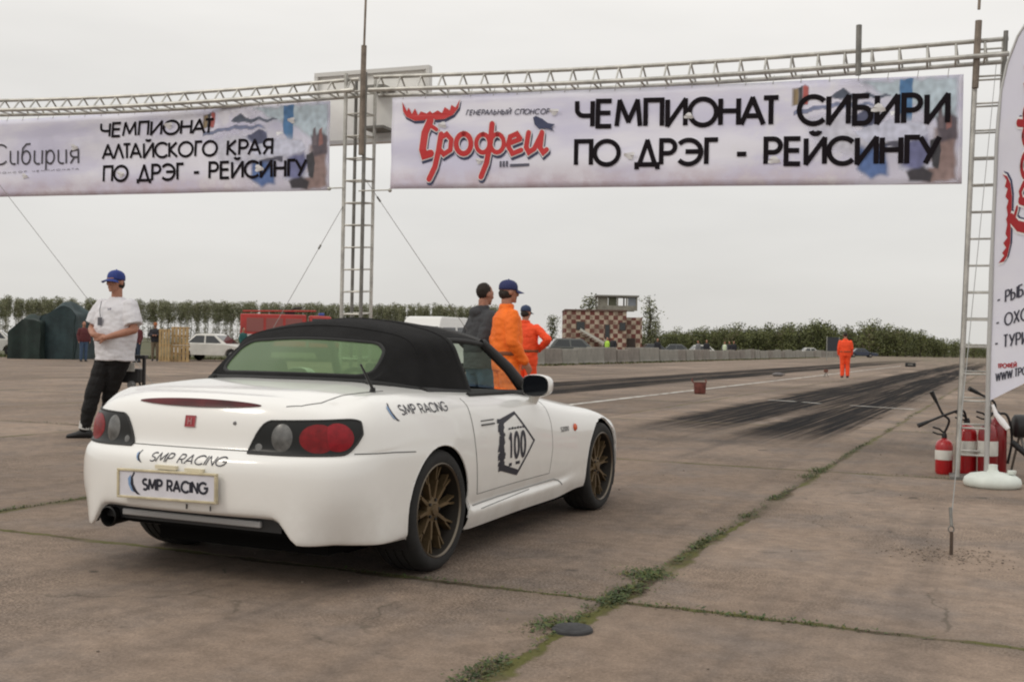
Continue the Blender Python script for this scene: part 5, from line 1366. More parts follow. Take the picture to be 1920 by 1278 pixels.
person('nearest marshal in bright orange overalls and blue cap, watching the strip', (-.055, 11.7, 0), radians(108), 1.80, radians(6), radians(2),
    arms={'R': ((-.24, .02, 1.17), (-.20, -.13, .96)), 'L': ((.255, .05, 1.17), (.24, -.08, .94))},
    outfit=dict(overalls=orange, cap=mat('cap_navy', (.022, .030, .115), .75), brim=brim_d, shoes=blackp), vox=.009, seed=3.1, stout=1.0, group=None)
person('marshal in red-orange overalls and blue cap with hands on hips, behind the nearest one', (.22, 18.6, 0), radians(160), 1.78, radians(-10), radians(4),
    arms={'R': ((-.42, .05, 1.23), (-.20, -.12, 1.06), (.5, -.6, -.2)), 'L': ((.33, .08, 1.20), (.22, -.10, 1.05), (-.5, -.6, -.2))},
    outfit=dict(overalls=redor, cap=mat('cap_slate', (.03, .05, .11), .75), shoes=blackp), vox=.010, seed=5.3, stout=1.1)
person('man in a charcoal hooded jacket and blue jeans, left of the orange overalls', (-.36, 12.35, 0), radians(118), 1.80, radians(12), radians(6), lean=(0, -.05),
    arms={'R': ((-.22, .06, 1.18), (-.17, -.16, 1.02)), 'L': ((.25, .06, 1.17), (.20, -.14, 1.0))},
    legs={'R': ((-.10, -.09, .50), (-.11, -.03, .085), (0, -1, 0)), 'L': ((.10, .03, .50), (.105, .13, .085), (0, -1, 0))},
    outfit=dict(top=mat('jacket_charcoal', (.045, .047, .052), .8, var=.2, vscale=5), legs=mat('jeans_blue', (.045, .085, .135), .85, var=.2, vscale=9), long=True, hem=.86, ease=.034, blouse=.02, collar=True, hood=True, top_name='jacket', shoes=blackp), vox=.009, seed=7.7)
person('lone marshal in red-orange overalls standing far down the strip', (13.7, 45.9, 0), radians(172), 1.86, radians(-8), radians(8),
    outfit=dict(overalls=redor, shoes=mat('boot_brown', (.03, .022, .016), .7)), vox=.014, seed=9.3, stout=1.12)

# equipment stand behind the first man
ES = thing('equipment_stand', 'black tripod stand carrying a small box and a white plate, behind the man in white', 'stand', (-4.31, 12.75, 0))
for a_ in (20, 140, 260): m_ = MB(); m_.tube([(0, 0, .78), (.30*cos(radians(a_)), .30*sin(radians(a_)), .01)], .011, 8); m_.build('tripod_leg', blackp, ES, True)
m_ = MB(); m_.box((.0, -.05, .70), (.19, .14, .16)); bevel_obj(m_.build('device', blackp, ES), .012)
m_ = MB(); m_.box((-.03, -.135, .80), (.17, .012, .10)); bevel_obj(m_.build('plate', mat('plate_offwhite', (.55, .54, .50), .6), ES), .004)
m_ = MB(); m_.box((.13, -.04, .76), (.03, .05, .34)); m_.box((.0, -.05, .915), (.32, .12, .04)); bevel_obj(m_.build('bracket', blackp, ES), .005)
m_ = MB(); m_.lathe([(.03, -.05), (.045, -.02), (.045, .03), (.03, .05)], (.02, -.13, .60), 'Y', 16, cap=True); m_.build('lens', mat('grey_device', (.15, .15, .15), .4), ES, True)

# small distant people
def far_person(label, loc, rz, H, top, legs, long=True, cap=None, vest=None, arms=None, group=None):
    o = dict(top=top, legs=legs, long=long, hem=.88, ease=.02, shoes=blackp)
    if cap: o['cap'] = cap
    if vest: o['vest'] = vest
    return person(label, loc, rz, H, outfit=o, vox=.02, seed=loc[0], arms=arms, group=group)
dk = mat('jacket_dark', (.022, .022, .028), .85); dkb = mat('jeans_dark', (.022, .035, .06), .85); khaki = mat('khaki', (.16, .125, .085), .85); maroon = mat('jacket_maroon', (.10, .022, .025), .85); teal = mat('jacket_teal', (.02, .10, .095), .85); hv = mat('vest_yellow', (.45, .72, .08), .7); hvo = mat('vest_pale', (.62, .70, .50), .7); greyp = mat('jacket_grey', (.16, .16, .17), .85); orange_s = mat('jersey_orange_brown', (.42, .13, .035), .85)
# ================================================================== BACKGROUND
def pos(u, v, Y):           # where a spot of the photograph lies at distance Y (layout aid)
    d = _f + _r2*((u-960)/2094.2) + _u2*((639-v)/2094.2); return Vector((0, 0, CAM_H)) + d*(Y/d.y)
def gx(u, Y): return pos(u, 640, Y).x
# ---- people by the tents
far_person('man in dark jacket, khaki trousers and orange cap beside the wooden pallets', (gx(291, 54), 54, 0), radians(10), 1.86, dk, khaki, vest=None, cap=mat('cap_orange', (.36, .12, .04), .8), arms={'R': ((-.26, -.04, 1.2), (-.10, -.25, 1.2)), 'L': ((.26, -.04, 1.2), (.10, -.25, 1.2))})
far_person('person in maroon top and dark jeans, right behind the man in white', (gx(258, 50), 50, 0), radians(-30), 1.78, maroon, dkb)
far_person('person in maroon jacket and blue jeans, left behind the man in white', (gx(157, 50), 50, 0), radians(40), 1.80, maroon, mat('jeans_mid', (.05, .085, .15), .85))
far_person('person in a teal jacket between the white saloon and the fire engine', (gx(456, 58), 58, 0), radians(60), 1.74, teal, dkb)
# ---- people behind the barrier, right of the marshals
for lab, u, Y, H, tp, lg, vs_ in [('steward in a yellow high-visibility vest beside a person in black, by the chequered building', 1139, 88, 1.80, dk, dkb, hv), ('person in black beside the steward in the yellow vest', 1150, 87, 1.86, dk, dk, None),
        ('person in dark clothes in front of the dark parked cars', 1233, 96, 1.85, dk, dkb, None), ('person in a grey jacket beside the small white car', 1309, 104, 1.78, greyp, dkb, None), ('person in dark jacket to the right of the small white car', 1325, 106, 1.86, dk, dk, None),
        ('steward in a pale vest standing before the wood', 1359, 112, 1.75, greyp, dk, hvo), ('first of two people in black before the wood', 1368, 113, 1.80, dk, dk, None), ('second of two people in black before the wood, the further right', 1376, 114, 1.84, dk, dk, None)]:
    far_person(lab, (gx(u, Y), Y, 0), radians(random.uniform(-60, 60)), H, tp, lg, vest=vs_)

# ---- vehicles
glassd = mat('vehicle_glass', (.02, .024, .027), .08, coat=.3); wheel_d = mat('vehicle_tyre', (.018, .018, .018), .8); hub_d = mat('vehicle_hub', (.22, .22, .22), .4, .7); chrome = mat('dull_chrome', (.4, .4, .4), .35, .8); lampw = mat('headlamp', (.55, .56, .55), .15, coat=.5)
def prism(mb, prof, w_, inset=.06, zi=None):
    """side profile (x, z) extruded to width w_, sides rounded in by `inset`"""
    n = len(prof); cx = sum(p[0] for p in prof)/n; cz = sum(p[1] for p in prof)/n
    secs = [(-w_/2, .965), (-w_/2+.05, .992), (-w_/2+.14, 1.), (w_/2-.14, 1.), (w_/2-.05, .992), (w_/2, .965)]
    vs = []
    for y, k in secs:
        for x, z in prof: vs.append(Vector((cx+(x-cx)*k, y, cz+(z-cz)*k)))
    fs = [(i*n+j, (i+1)*n+j, (i+1)*n+(j+1) % n, i*n+(j+1) % n) for i in range(len(secs)-1) for j in range(n)]
    fs += [tuple(range(n)), tuple((len(secs)-1)*n+j for j in range(n-1, -1, -1))]
    mb.add(vs, fs)
def vehicle(name, label, cat, loc, rz, colr, L=4.2, wd=1.66, hb=.90, ht=1.42, cab=(.75, 1.25, 2.55, 3.15), clear=.24, hood=None, rw=.30, group=None, stripe=None, axles=(.72, 3.35), gtop=.86):
    """x runs from the tail (0) to the nose (L); cab = rear glass foot, roof rear, roof front, windscreen foot"""
    t = thing(name, label, cat, loc, rz, group); hood = hood or hb-.05; c0, c1, c2, c3 = cab
    mb = MB(); lower = [(.02, clear+.10), (.0, .55), (.05, hb-.12), (.16, hb), (c0, hb+.02), (c3, hood+.03), (L-.5, hood-.06), (L-.10, hood-.16), (L, .52), (L-.02, clear+.12), (L-.2, clear)]
    # wheel arches in the profile
    prof = lower[:-1]+[(L-.12, clear)]
    for ax in sorted(axles, reverse=True):
        prof += [(ax+(rw+.06)*cos(radians(a_)), max(clear, rw+(rw+.06)*sin(radians(a_)))) for a_ in (0, 30, 60, 90, 120, 150, 180)]
    prof += [(.16, clear)]
    prism(mb, prof, wd); bd = mb.build('body', colr, t, True, 35, (-L/2, 0, 0))
    mb = MB(); yb, yt = wd/2-.07, wd/2-.22
    vs = [Vector(p) for s in (-1, 1) for p in ((c0, s*yb, hb), (c1, s*yt, ht-.04), (c1+.2, s*(yt-.04), ht), (c2-.15, s*(yt-.04), ht), (c2, s*yt, ht-.05), (c3, s*yb, hood+.02))]
    mb.add(vs, [(0, 1, 2, 3, 4, 5), (11, 10, 9, 8, 7, 6), (0, 6, 7, 1), (1, 7, 8, 2), (2, 8, 9, 3), (3, 9, 10, 4), (4, 10, 11, 5)])
    rf = mb.build('roof', colr, t, False, 40, (-L/2, 0, 0)); bevel_obj(rf, .035)
    def pane(nm, P, off):
        m2 = MB(); m2.add([Vector(p)+Vector(off) for p in P], [(0, 1, 2, 3)]); return m2.build(nm, glassd, rf)
    lp = lambda a_, c_, k: Vector(a_).lerp(Vector(c_), k)
    for s in (-1, 1):
        A, B_, C_, D_ = [Vector(p) for p in ((c0, s*yb, hb), (c1, s*yt, ht-.04), (c2, s*yt, ht-.05), (c3, s*yb, hood+.02))]
        q = lambda u, v: (A.lerp(D_, u)).lerp(B_.lerp(C_, u), v)
        for u0, u1 in ((.07, .47), (.51, .90)): pane('side_window', [q(u0, .12), q(u1, .12), q(u1-.0, gtop), q(u0+.03, gtop)], (0, s*.012, .006))
    pane('rear_window', [lp((c0, -yb, hb), (c1, -yt, ht-.04), .15)+Vector((0, .1, 0)), lp((c0, yb, hb), (c1, yt, ht-.04), .15)-Vector((0, .1, 0)), lp((c0, yb, hb), (c1, yt, ht-.04), gtop+.02)-Vector((0, .07, 0)), lp((c0, -yb, hb), (c1, -yt, ht-.04), gtop+.02)+Vector((0, .07, 0))], (-.02, 0, .012))
    pane('windscreen', [lp((c3, -yb, hood), (c2, -yt, ht-.05), .12)+Vector((0, .08, 0)), lp((c3, yb, hood), (c2, yt, ht-.05), .12)-Vector((0, .08, 0)), lp((c3, yb, hood), (c2, yt, ht-.05), gtop+.04)-Vector((0, .05, 0)), lp((c3, -yb, hood), (c2, -yt, ht-.05), gtop+.04)+Vector((0, .05, 0))], (.02, 0, .012))
    for ax in axles:
        for s in (-1, 1):
            m2 = MB(); m2.lathe([(.0, s*.06), (rw*.6, s*.065), (rw*.62, s*.07), (rw*.95, s*.07), (rw, s*.04), (rw, -s*.09), (rw*.9, -s*.1)], (0, 0, 0), 'Y', 20); wl = m2.build('wheel', wheel_d, t, True, 35, (ax-L/2, s*(wd/2-.10), rw))
            m3 = MB(); m3.lathe([(0, s*.078), (rw*.5, s*.072), (rw*.6, s*.06)], (0, 0, 0), 'Y', 16); m3.build('hubcap', hub_d, wl, True)
    for s in (-1, 1):
        m2 = MB(); m2.box((L-.045, s*(wd/2-.28), hood-.28), (.06, .34, .15)); bevel_obj(m2.build('headlight', lampw, t, False, 40, (-L/2, 0, 0)), .02)
        m2 = MB(); m2.box((.02, s*(wd/2-.25), hb-.22), (.06, .30, .14)); bevel_obj(m2.build('tail_light', lens_r, t, False, 40, (-L/2, 0, 0)), .02)
    m2 = MB(); m2.box((L-.01, 0, .42), (.10, wd-.08, .13)); m2.box((.0, 0, .44), (.10, wd-.08, .13)); bevel_obj(m2.build('bumper', blackp, t, False, 40, (-L/2, 0, 0)), .03)
    m2 = MB(); m2.box((L-.03, 0, hood-.28), (.05, wd-.96, .12)); m2.build('grille', blackp, t, False, 40, (-L/2, 0, 0))
    if stripe:
        m2 = MB()
        for s in (-1, 1): m2.box((L*.5, s*(wd/2+.001), hb-.05), (L*.86, .012, .16))
        m2.box((L-.30, 0, hood-.10), (.30, wd-.3, .12)); m2.build('stripe', stripe, t, False, 40, (-L/2, 0, 0))
    return t
vwhite = mat('old_white_enamel', (.62, .61, .57), .35, var=.08, vscale=3, coat=.3); vdark = mat('dark_grey_enamel', (.055, .06, .062), .3, coat=.5); vblack = mat('black_enamel', (.02, .022, .024), .3, coat=.4); vgreen = mat('olive_grey_enamel', (.085, .09, .085), .35, coat=.4); red_e = mat('fire_red', (.42, .035, .028), .4, var=.15, vscale=2, coat=.3)
vehicle('parked_car', 'old white saloon car parked beside the wooden pallets', 'car', (gx(402, 56), 56.5, 0), radians(-14), vwhite, 4.2, 1.66, .86, 1.38, (.70, 1.25, 2.30, 3.05), hood=.82)
vehicle('parked_car', 'pale car cut by the left edge of the photo, left of the dark tent', 'car', (gx(-28, 58), 58, 0), radians(200), vwhite, 4.0, 1.64, .88, 1.42)
vehicle('parked_car', 'dark grey estate car parked behind the barrier, left of the chequered building', 'car', (gx(1078, 82), 82, 0), radians(4), vgreen, 4.3, 1.78, .98, 1.62, (.25, .70, 2.65, 3.35), hood=.95, rw=.33)
vehicle('parked_car', 'black saloon car nearest the chequered building on its right', 'car', (gx(1228, 112), 112, 0), radians(8), vblack, 4.3, 1.7, .88, 1.42)
vehicle('parked_car', 'dark grey saloon car behind the barrier, left of the small white car', 'car', (gx(1272, 114), 114, 0), radians(-6), vdark, 4.3, 1.7, .88, 1.42)
vehicle('parked_car', 'small white car behind the barrier with people standing around it', 'car', (gx(1316, 118), 118, 0), radians(12), vwhite, 3.9, 1.64, .86, 1.40)
vehicle('parked_car', 'white car parked far away at the edge of the wood, left of the lone marshal', 'car', (gx(1522, 178), 178, 0), radians(4), vwhite, 4.6, 1.75, .88, 1.40)
vehicle('parked_car', 'dark blue car far away, right behind the lone marshal', 'car', (gx(1618, 180), 180, 0), radians(-5), mat('navy_enamel', (.03, .04, .07), .35, coat=.4), 4.6, 1.75, .88, 1.45)
vehicle('ambulance_van', 'white van with a red stripe, its roof showing above the sports car', 'van', (gx(806, 43), 43.5, 0), radians(-112), mat('van_white', (.72, .72, .70), .35, coat=.3), 4.7, 1.95, 1.25, 2.14, (.10, .25, 3.0, 3.75), .26, 1.12, .34, None, mat('stripe_red', (.50, .03, .04), .45), (.9, 3.75), .60)
# fire engine
def fire_engine():
    t = thing('fire_engine', 'red fire engine parked on the grass, seen over the black soft top', 'fire engine', (gx(548, 60), 60, 0), radians(12))
    mb = MB(); mb.box((-1.0, 0, 1.62), (3.4, 2.3, 1.7)); bevel_obj(mb.build('equipment_body', red_e, t), .05)
    mb = MB(); vs = [Vector(p) for s in (-1, 1) for p in ((.85, s*1.1, .75), (.85, s*1.08, 2.45), (1.95, s*1.05, 2.42), (2.35, s*1.1, 1.70), (2.55, s*1.1, 1.45), (2.6, s*1.1, .75))]
    mb.add(vs, [(0, 1, 2, 3, 4, 5), (11, 10, 9, 8, 7, 6), (0, 6, 7, 1), (1, 7, 8, 2), (2, 8, 9, 3), (3, 9, 10, 4), (4, 10, 11, 5), (5, 11, 6, 0)]); cb = mb.build('cab', red_e, t); bevel_obj(cb, .06)
    for s in (-1, 1):
        m2 = MB(); m2.add([Vector((1.0, s*1.118, 1.62)), Vector((2.05, s*1.118, 1.62)), Vector((1.85, s*1.09, 2.28)), Vector((1.0, s*1.09, 2.28))], [(0, 1, 2, 3)]); m2.build('side_window', glassd, cb)
    m2 = MB(); m2.add([Vector((2.36, -.95, 1.78)), Vector((2.36, .95, 1.78)), Vector((2.03, .92, 2.34)), Vector((2.03, -.92, 2.34))], [(0, 1, 2, 3)]); m2.build('windscreen', glassd, cb)
    m2 = MB()
    for s in (-1, 1): m2.box((-1.0, s*1.165, 1.30), (3.3, .03, .22)); m2.box((1.7, s*1.12, 1.15), (1.7, .03, .2))
    m2.build('white_stripe', mat('stripe_white', (.6, .6, .58), .5), t)
    for x in (-1.95, -.95, .05):
        for s in (-1, 1): m2 = MB(); m2.box((x, s*1.158, 1.9), (.86, .03, .72)); bevel_obj(m2.build('locker_shutter', mat('shutter_grey', (.28, .10, .09), .5, .2), t), .01)
    m2 = MB()
    for s in (-1, 1): m2.tube([(-2.6, s*.25-.4, 2.62), (1.2, s*.25-.4, 2.70)], .035, 8)
    for k in range(13): m2.tube([(-2.5+k*.29, -.65, 2.63+.006*k), (-2.5+k*.29, -.15, 2.63+.006*k)], .02, 6)
    m2.build('ladder', mat('ladder_red', (.45, .06, .05), .5), t, True)
    m2 = MB(); m2.box((-.15, .5, 2.58), (.5, .5, .25)); m2.tube([(-.15, .5, 2.7), (.1, .3, 2.85), (.5, .2, 2.88)], .05, 8); m2.build('water_monitor', blackp, t)
    m2 = MB(); m2.box((1.5, 0, 2.53), (.3, 1.3, .14)); bevel_obj(m2.build('light_bar', mat('beacon_blue', (.05, .09, .35), .2), t), .03)
    for x in (-1.6, 1.75):
        for s in (-1, 1): m2 = MB(); m2.lathe([(.0, s*.1), (.30, s*.1), (.46, s*.09), (.5, s*.05), (.5, -s*.15)], (x, s*.98, .5), 'Y', 24); m2.build('wheel', wheel_d, t, True, 35)
    m2 = MB(); m2.box((0, 0, .62), (5.0, 1.9, .28)); m2.build('chassis', blackp, t)
fire_engine()
# dark tents
def tent(label, u0, u1, Y, h0, h1, dep, colr, seed):
    x0, x1 = gx(u0, Y), gx(u1, Y); t = thing('dark_tent', label, 'tent', ((x0+x1)/2, Y, 0)); w_ = x1-x0
    mb = MB()
    prof = [(-.5, 0, 0), (-.49, 0, .62), (-.46, .0, .78), (-.22, 0, .90), (.06, 0, 1.0), (.30, 0, .94), (.47, 0, .84), (.49, 0, .62), (.5, 0, 0)]
    pr = catmull([(p[0], p[2]) for p in prof], 5)
    def f(u, v):
        i = min(int(u*(len(pr)-1)), len(pr)-2); q = u*(len(pr)-1)-i; px = pr[i][0]+(pr[i+1][0]-pr[i][0])*q; pz = pr[i][1]+(pr[i+1][1]-pr[i][1])*q
        hh = h0+(h1-h0)*(px+.5); z = pz*hh*(1-.06*abs(2*v-1)**2); n_ = mnoise.noise(Vector((px*w_*1.1, v*dep*1.1, pz*2+seed)))*1.5+.4*mnoise.noise(Vector((px*w_*3, v*dep*3, pz*4+seed)))
        sag = .16*sin(pi*min(1, max(0, px+.5))*3)*pz*(1-abs(2*v-1)); return Vector((px*w_*(1+.06*n_), (v-.5)*dep*(.94+.06*(1-pz))+.16*n_, max(0, z+.15*n_*pz-sag)))
    mb.grid(f, 48, 16)
    # closed gable walls
    for s in (-1, 1):
        rows_ = 8
        def g_(u, v, s=s):
            p = f(u, 0 if s < 0 else 1); n_ = mnoise.noise(Vector((p.x*1.6+seed, v*2, s))); return Vector((p.x*.985, p.y+s*.0+.07*n_*v*0-.06*s*0+(.06*n_), p.z*v))
        mb.grid(g_, 48, rows_, s > 0)
    mb.build('canvas', colr, t, True, 60)
    for s in (-1, 1):
        for d in (-1, 1): m2 = MB(); m2.tube([(s*w_*.46, d*dep*.49, 0), (s*w_*.46, d*dep*.47, (h0 if s < 0 else h1)*.72)], .025, 6); m2.build('pole', tarp, t, True)
tarp = mat('tarp_dark_green', (.013, .026, .022), .75, var=.35, vscale=1.6, bump=.3, bscale=5); tarp2 = mat('tarp_blue_green', (.022, .042, .046), .75, var=.35, vscale=1.4, bump=.3, bscale=5)
tent('tall dark green tent standing just left of the man in white', 92, 160, 55, 2.62, 2.70, 2.6, tarp2, 1.)
tent('lower dark green tarpaulin tent at the left edge of the photo', 34, 96, 54.5, 1.9, 2.25, 2.4, tarp, 5.)
# upright pallets
wood = mat('raw_pine', (.42, .29, .14), .8, var=.2, vscale=4)
def pallet(label, u, Y, z, wd_, ht_, rz, planks):
    t = thing('wooden_pallet', label, 'pallet', (gx(u, Y), Y, z), rz, 'wooden pallets standing by the tents')
    m2 = MB()
    for k in range(planks): m2.box((-wd_/2+wd_*(k+.5)/planks, -.06, ht_/2), (wd_/planks*.74, .022, ht_))
    m2.build('deck', wood, t)
    m2 = MB()
    for q in (.06, .5, .94): m2.box((0, 0, ht_*q), (wd_, .095, .095))
    m2.build('bearer', mat('raw_pine_dark', (.30, .19, .09), .85, var=.25, vscale=5), t)
pallet('tall pale wooden pallet on edge, left one of the pallet wall', 309, 53, 0, .55, 1.55, 0, 4)
pallet('wooden pallet on edge next to the white saloon, lower of two', 338, 53.3, 0, .92, .78, 0, 5)
pallet('wooden pallet on edge next to the white saloon, upper of two', 338, 53.3, .80, .86, .86, 0, 5)
# ---- barrier of concrete blocks beside the strip
conc = mat('barrier_concrete', (.27, .255, .225), .9, var=.16, vscale=1.3, bump=.3, bscale=8); conc2 = mat('barrier_concrete_stained', (.23, .205, .18), .9, var=.25, vscale=1.1, bump=.3, bscale=8)
def barrier_mesh():
    mb = MB(); pr = [(-.20, 0), (-.20, .10), (-.17, .16), (-.15, .98), (-.12, 1.02), (.12, 1.02), (.15, .98), (.17, .16), (.20, .10), (.20, 0)]
    L = 2.44; vs = [Vector((x, y, z)) for x in (-L/2, -L/2+.03, L/2-.03, L/2) for y, z in [(a_*(.93 if abs(x) == L/2 else 1), b_*(.985 if abs(x) == L/2 else 1)) for a_, b_ in pr]]; n = len(pr)
    mb.add(vs, [(i*n+j, i*n+j+1, (i+1)*n+j+1, (i+1)*n+j) for i in range(3) for j in range(n-1)]+[tuple(range(n)), tuple(3*n+j for j in range(n-1, -1, -1))]); return mb
bmesh_a = barrier_mesh().mesh('concrete_barrier', conc); bmesh_b = barrier_mesh().mesh('concrete_barrier', conc2)
rb = random.Random(21); a_ = 48.; nb_ = 0
while a_ < 205:
    me = bmesh_a if rb.random() < .6 else bmesh_b; o = bpy.data.objects.new('concrete_barrier', me); COL.objects.link(o); p = W(a_, -23.6+rb.uniform(-.06, .06)-(a_-48)*.018); o.location = p
    o.rotation_euler = (0, 0, radians(90-24.18)+rb.uniform(-.02, .02)); o.scale = (1, 1, rb.uniform(.86, 1.04))
    tag(o, 'low grey concrete block in the barrier row along the far side of the strip', 'barrier', 'concrete barrier blocks along the strip'); a_ += 2.60 if rb.random() < .85 else 3.0; nb_ += 1
# ---- chequered building
def building():
    Y = 128.; xL, xR = gx(1056, Y), gx(1198, Y); w_ = xR-xL; px = Y/2094.2; c = (xL+xR)/2
    t = thing('chequered_building', 'small two storey building painted in red and white checks with a cabin on its roof', 'building', (c, Y, 0))
    H = 4.95
    bm_ = bpy.data.materials.new('checker_wall'); bm_.use_nodes = True; q = NG(bm_); bb = q.N['Principled BSDF']; tcc = q.n('ShaderNodeTexCoord').outputs['Object']
    s_ = q.n('ShaderNodeSeparateXYZ'); q.L.new(tcc, s_.inputs[0]); fx = q.m('FLOOR', q.m('DIVIDE', s_.outputs[0], .52)); fz = q.m('FLOOR', q.m('DIVIDE', s_.outputs[2], .50))
    par = q.m('ABSOLUTE', q.m('SUBTRACT', q.m('MULTIPLY', q.m('FRACT', q.m('MULTIPLY', q.m('ADD', fx, fz), .5)), 2.), 0.))
    nn = q.noise(tcc, 1.2, 5, .65); cc = q.mix(par, (.165, .052, .044), (.50, .41, .32)); cc = q.mix(q.rng(nn, .42, .66, 0, .75), cc, (.17, .105, .08)); q.L.new(cc, bb.inputs['Base Color']); bb.inputs['Roughness'].default_value = .9
    mb = MB(); mb.box((-w_*.105, 0, H/2), (w_*.79, 7, H)); mb.build('wall', bm_, t)
    br = mat('dark_brick', (.11, .065, .05), .9, var=.3, vscale=2)
    mb = MB(); mb.box((w_*.395, .4, (H-.6)/2), (w_*.21, 6.5, H-.6)); mb.build('side_annex', [bm_], t)
    mb = MB(); mb.box((-w_*.105, 0, H+.09), (w_*.80, 7.2, .18)); mb.build('roof_slab', mat('roof_rust', (.13, .075, .06), .85), t)
    # cabin on the roof
    cx0, cx1 = -w_*.06, w_*.44; hc = 1.55; cm = mat('cabin_pale', (.25, .24, .20), .8, var=.2, vscale=2)
    mb = MB(); n_ = 4
    for i, x in enumerate([cx0, cx0+(cx1-cx0)*.23, cx0+(cx1-cx0)*.5, cx0+(cx1-cx0)*.74, cx1]): 
        for y in (-1.6, 1.6): mb.box((x, y, H+.18+hc/2), (.16, .16, hc))
    for y in (-1.6, 1.6): mb.box(((cx0+cx1)/2, y, H+.18+.28), (cx1-cx0, .12, .56))
    mb.build('cabin_frame', cm, t)
    mb = MB(); mb.box(((cx0+cx1)/2, 0, H+.18+hc+.09), (cx1-cx0+.5, 3.9, .18)); mb.build('cabin_roof', mat('cabin_roof', (.22, .21, .19), .8), t)
    for i, (u0, u1, mt) in enumerate(((.0, .23, cm), (.25, .49, mat('cabin_olive', (.10, .105, .07), .85)), (.76, 1., mat('cabin_glass_grey', (.22, .24, .27), .2)))):
        mb = MB(); mb.box((cx0+(cx1-cx0)*(u0+u1)/2, -1.55, H+.18+1.02), ((cx1-cx0)*(u1-u0)-.12, .06, .98)); mb.build('cabin_panel', mt, t)
    for x, z, ww, hh in ((-w_*.30, 3.3, .85, .85), (w_*.045, 2.7, .45, 1.5), (w_*.24, 3.3, .6, .8)):
        mb = MB(); mb.box((x, -3.5, z), (ww+.14, .10, hh+.14)); fr_ = mb.build('window', mat('frame_brown', (.10, .06, .045), .8), t); mb = MB(); mb.box((x, -3.545, z), (ww, .05, hh)); mb.build('pane', glassd, fr_)
    mb = MB()      # outside staircase slanting down to the right
    for k in range(12): mb.box((-w_*.30+k*.36, -4.1, 2.6-k*.20), (.38, 1.0, .06))
    mb.beam((-w_*.30-.1, -4.62, 2.9), (-w_*.30+12*.36, -4.62, .45), .10, .26); mb.build('staircase', mat('stair_white', (.55, .53, .48), .7), t)
    mb = MB(); mb.box((w_*.36, -2.95, 1.0), (.9, .08, 2.0)); mb.build('door', mat('door_dark', (.05, .035, .03), .8), t)
building()

# ---- trees -------------------------------------------------------------------
def leaf_mesh(name, fn, n, size, mats, seed, flat=.0):
    rnd = random.Random(seed); mb = MB()
    for _ in range(n):
        p, k = fn(rnd); a_ = Vector((rnd.gauss(0, 1), rnd.gauss(0, 1), rnd.gauss(0, 1))).normalized(); b_ = a_.cross(Vector((rnd.gauss(0, 1), rnd.gauss(0, 1), rnd.gauss(0, 1)))).normalized()
        s_ = size*rnd.uniform(.5, 1.25); mb.m(rnd.choice(k)); mb.add([p-a_*s_, p-b_*s_*.55, p+a_*s_, p+b_*s_*.55], [(0, 1, 2, 3)])
    return mb.mesh(name, mats)
gl_l = mat('leaf_spring', (.150, .165, .056), .8, var=.25, vscale=.8); gl_m = mat('leaf_mid', (.108, .118, .044), .8, var=.25, vscale=.8); gl_d = mat('leaf_dark', (.062, .072, .028), .8); gl_b = mat('leaf_brownish', (.150, .125, .080), .85); gl_g = mat('leaf_greyed', (.235, .240, .145), .85, var=.2, vscale=.8)
bark_w = mat('birch_bark', (.58, .57, .52), .85, col2=(.10, .09, .08), vscale=3.5, cut=(.55, .75)); bark_d = mat('dark_bark', (.07, .058, .045), .9, var=.3, vscale=3)
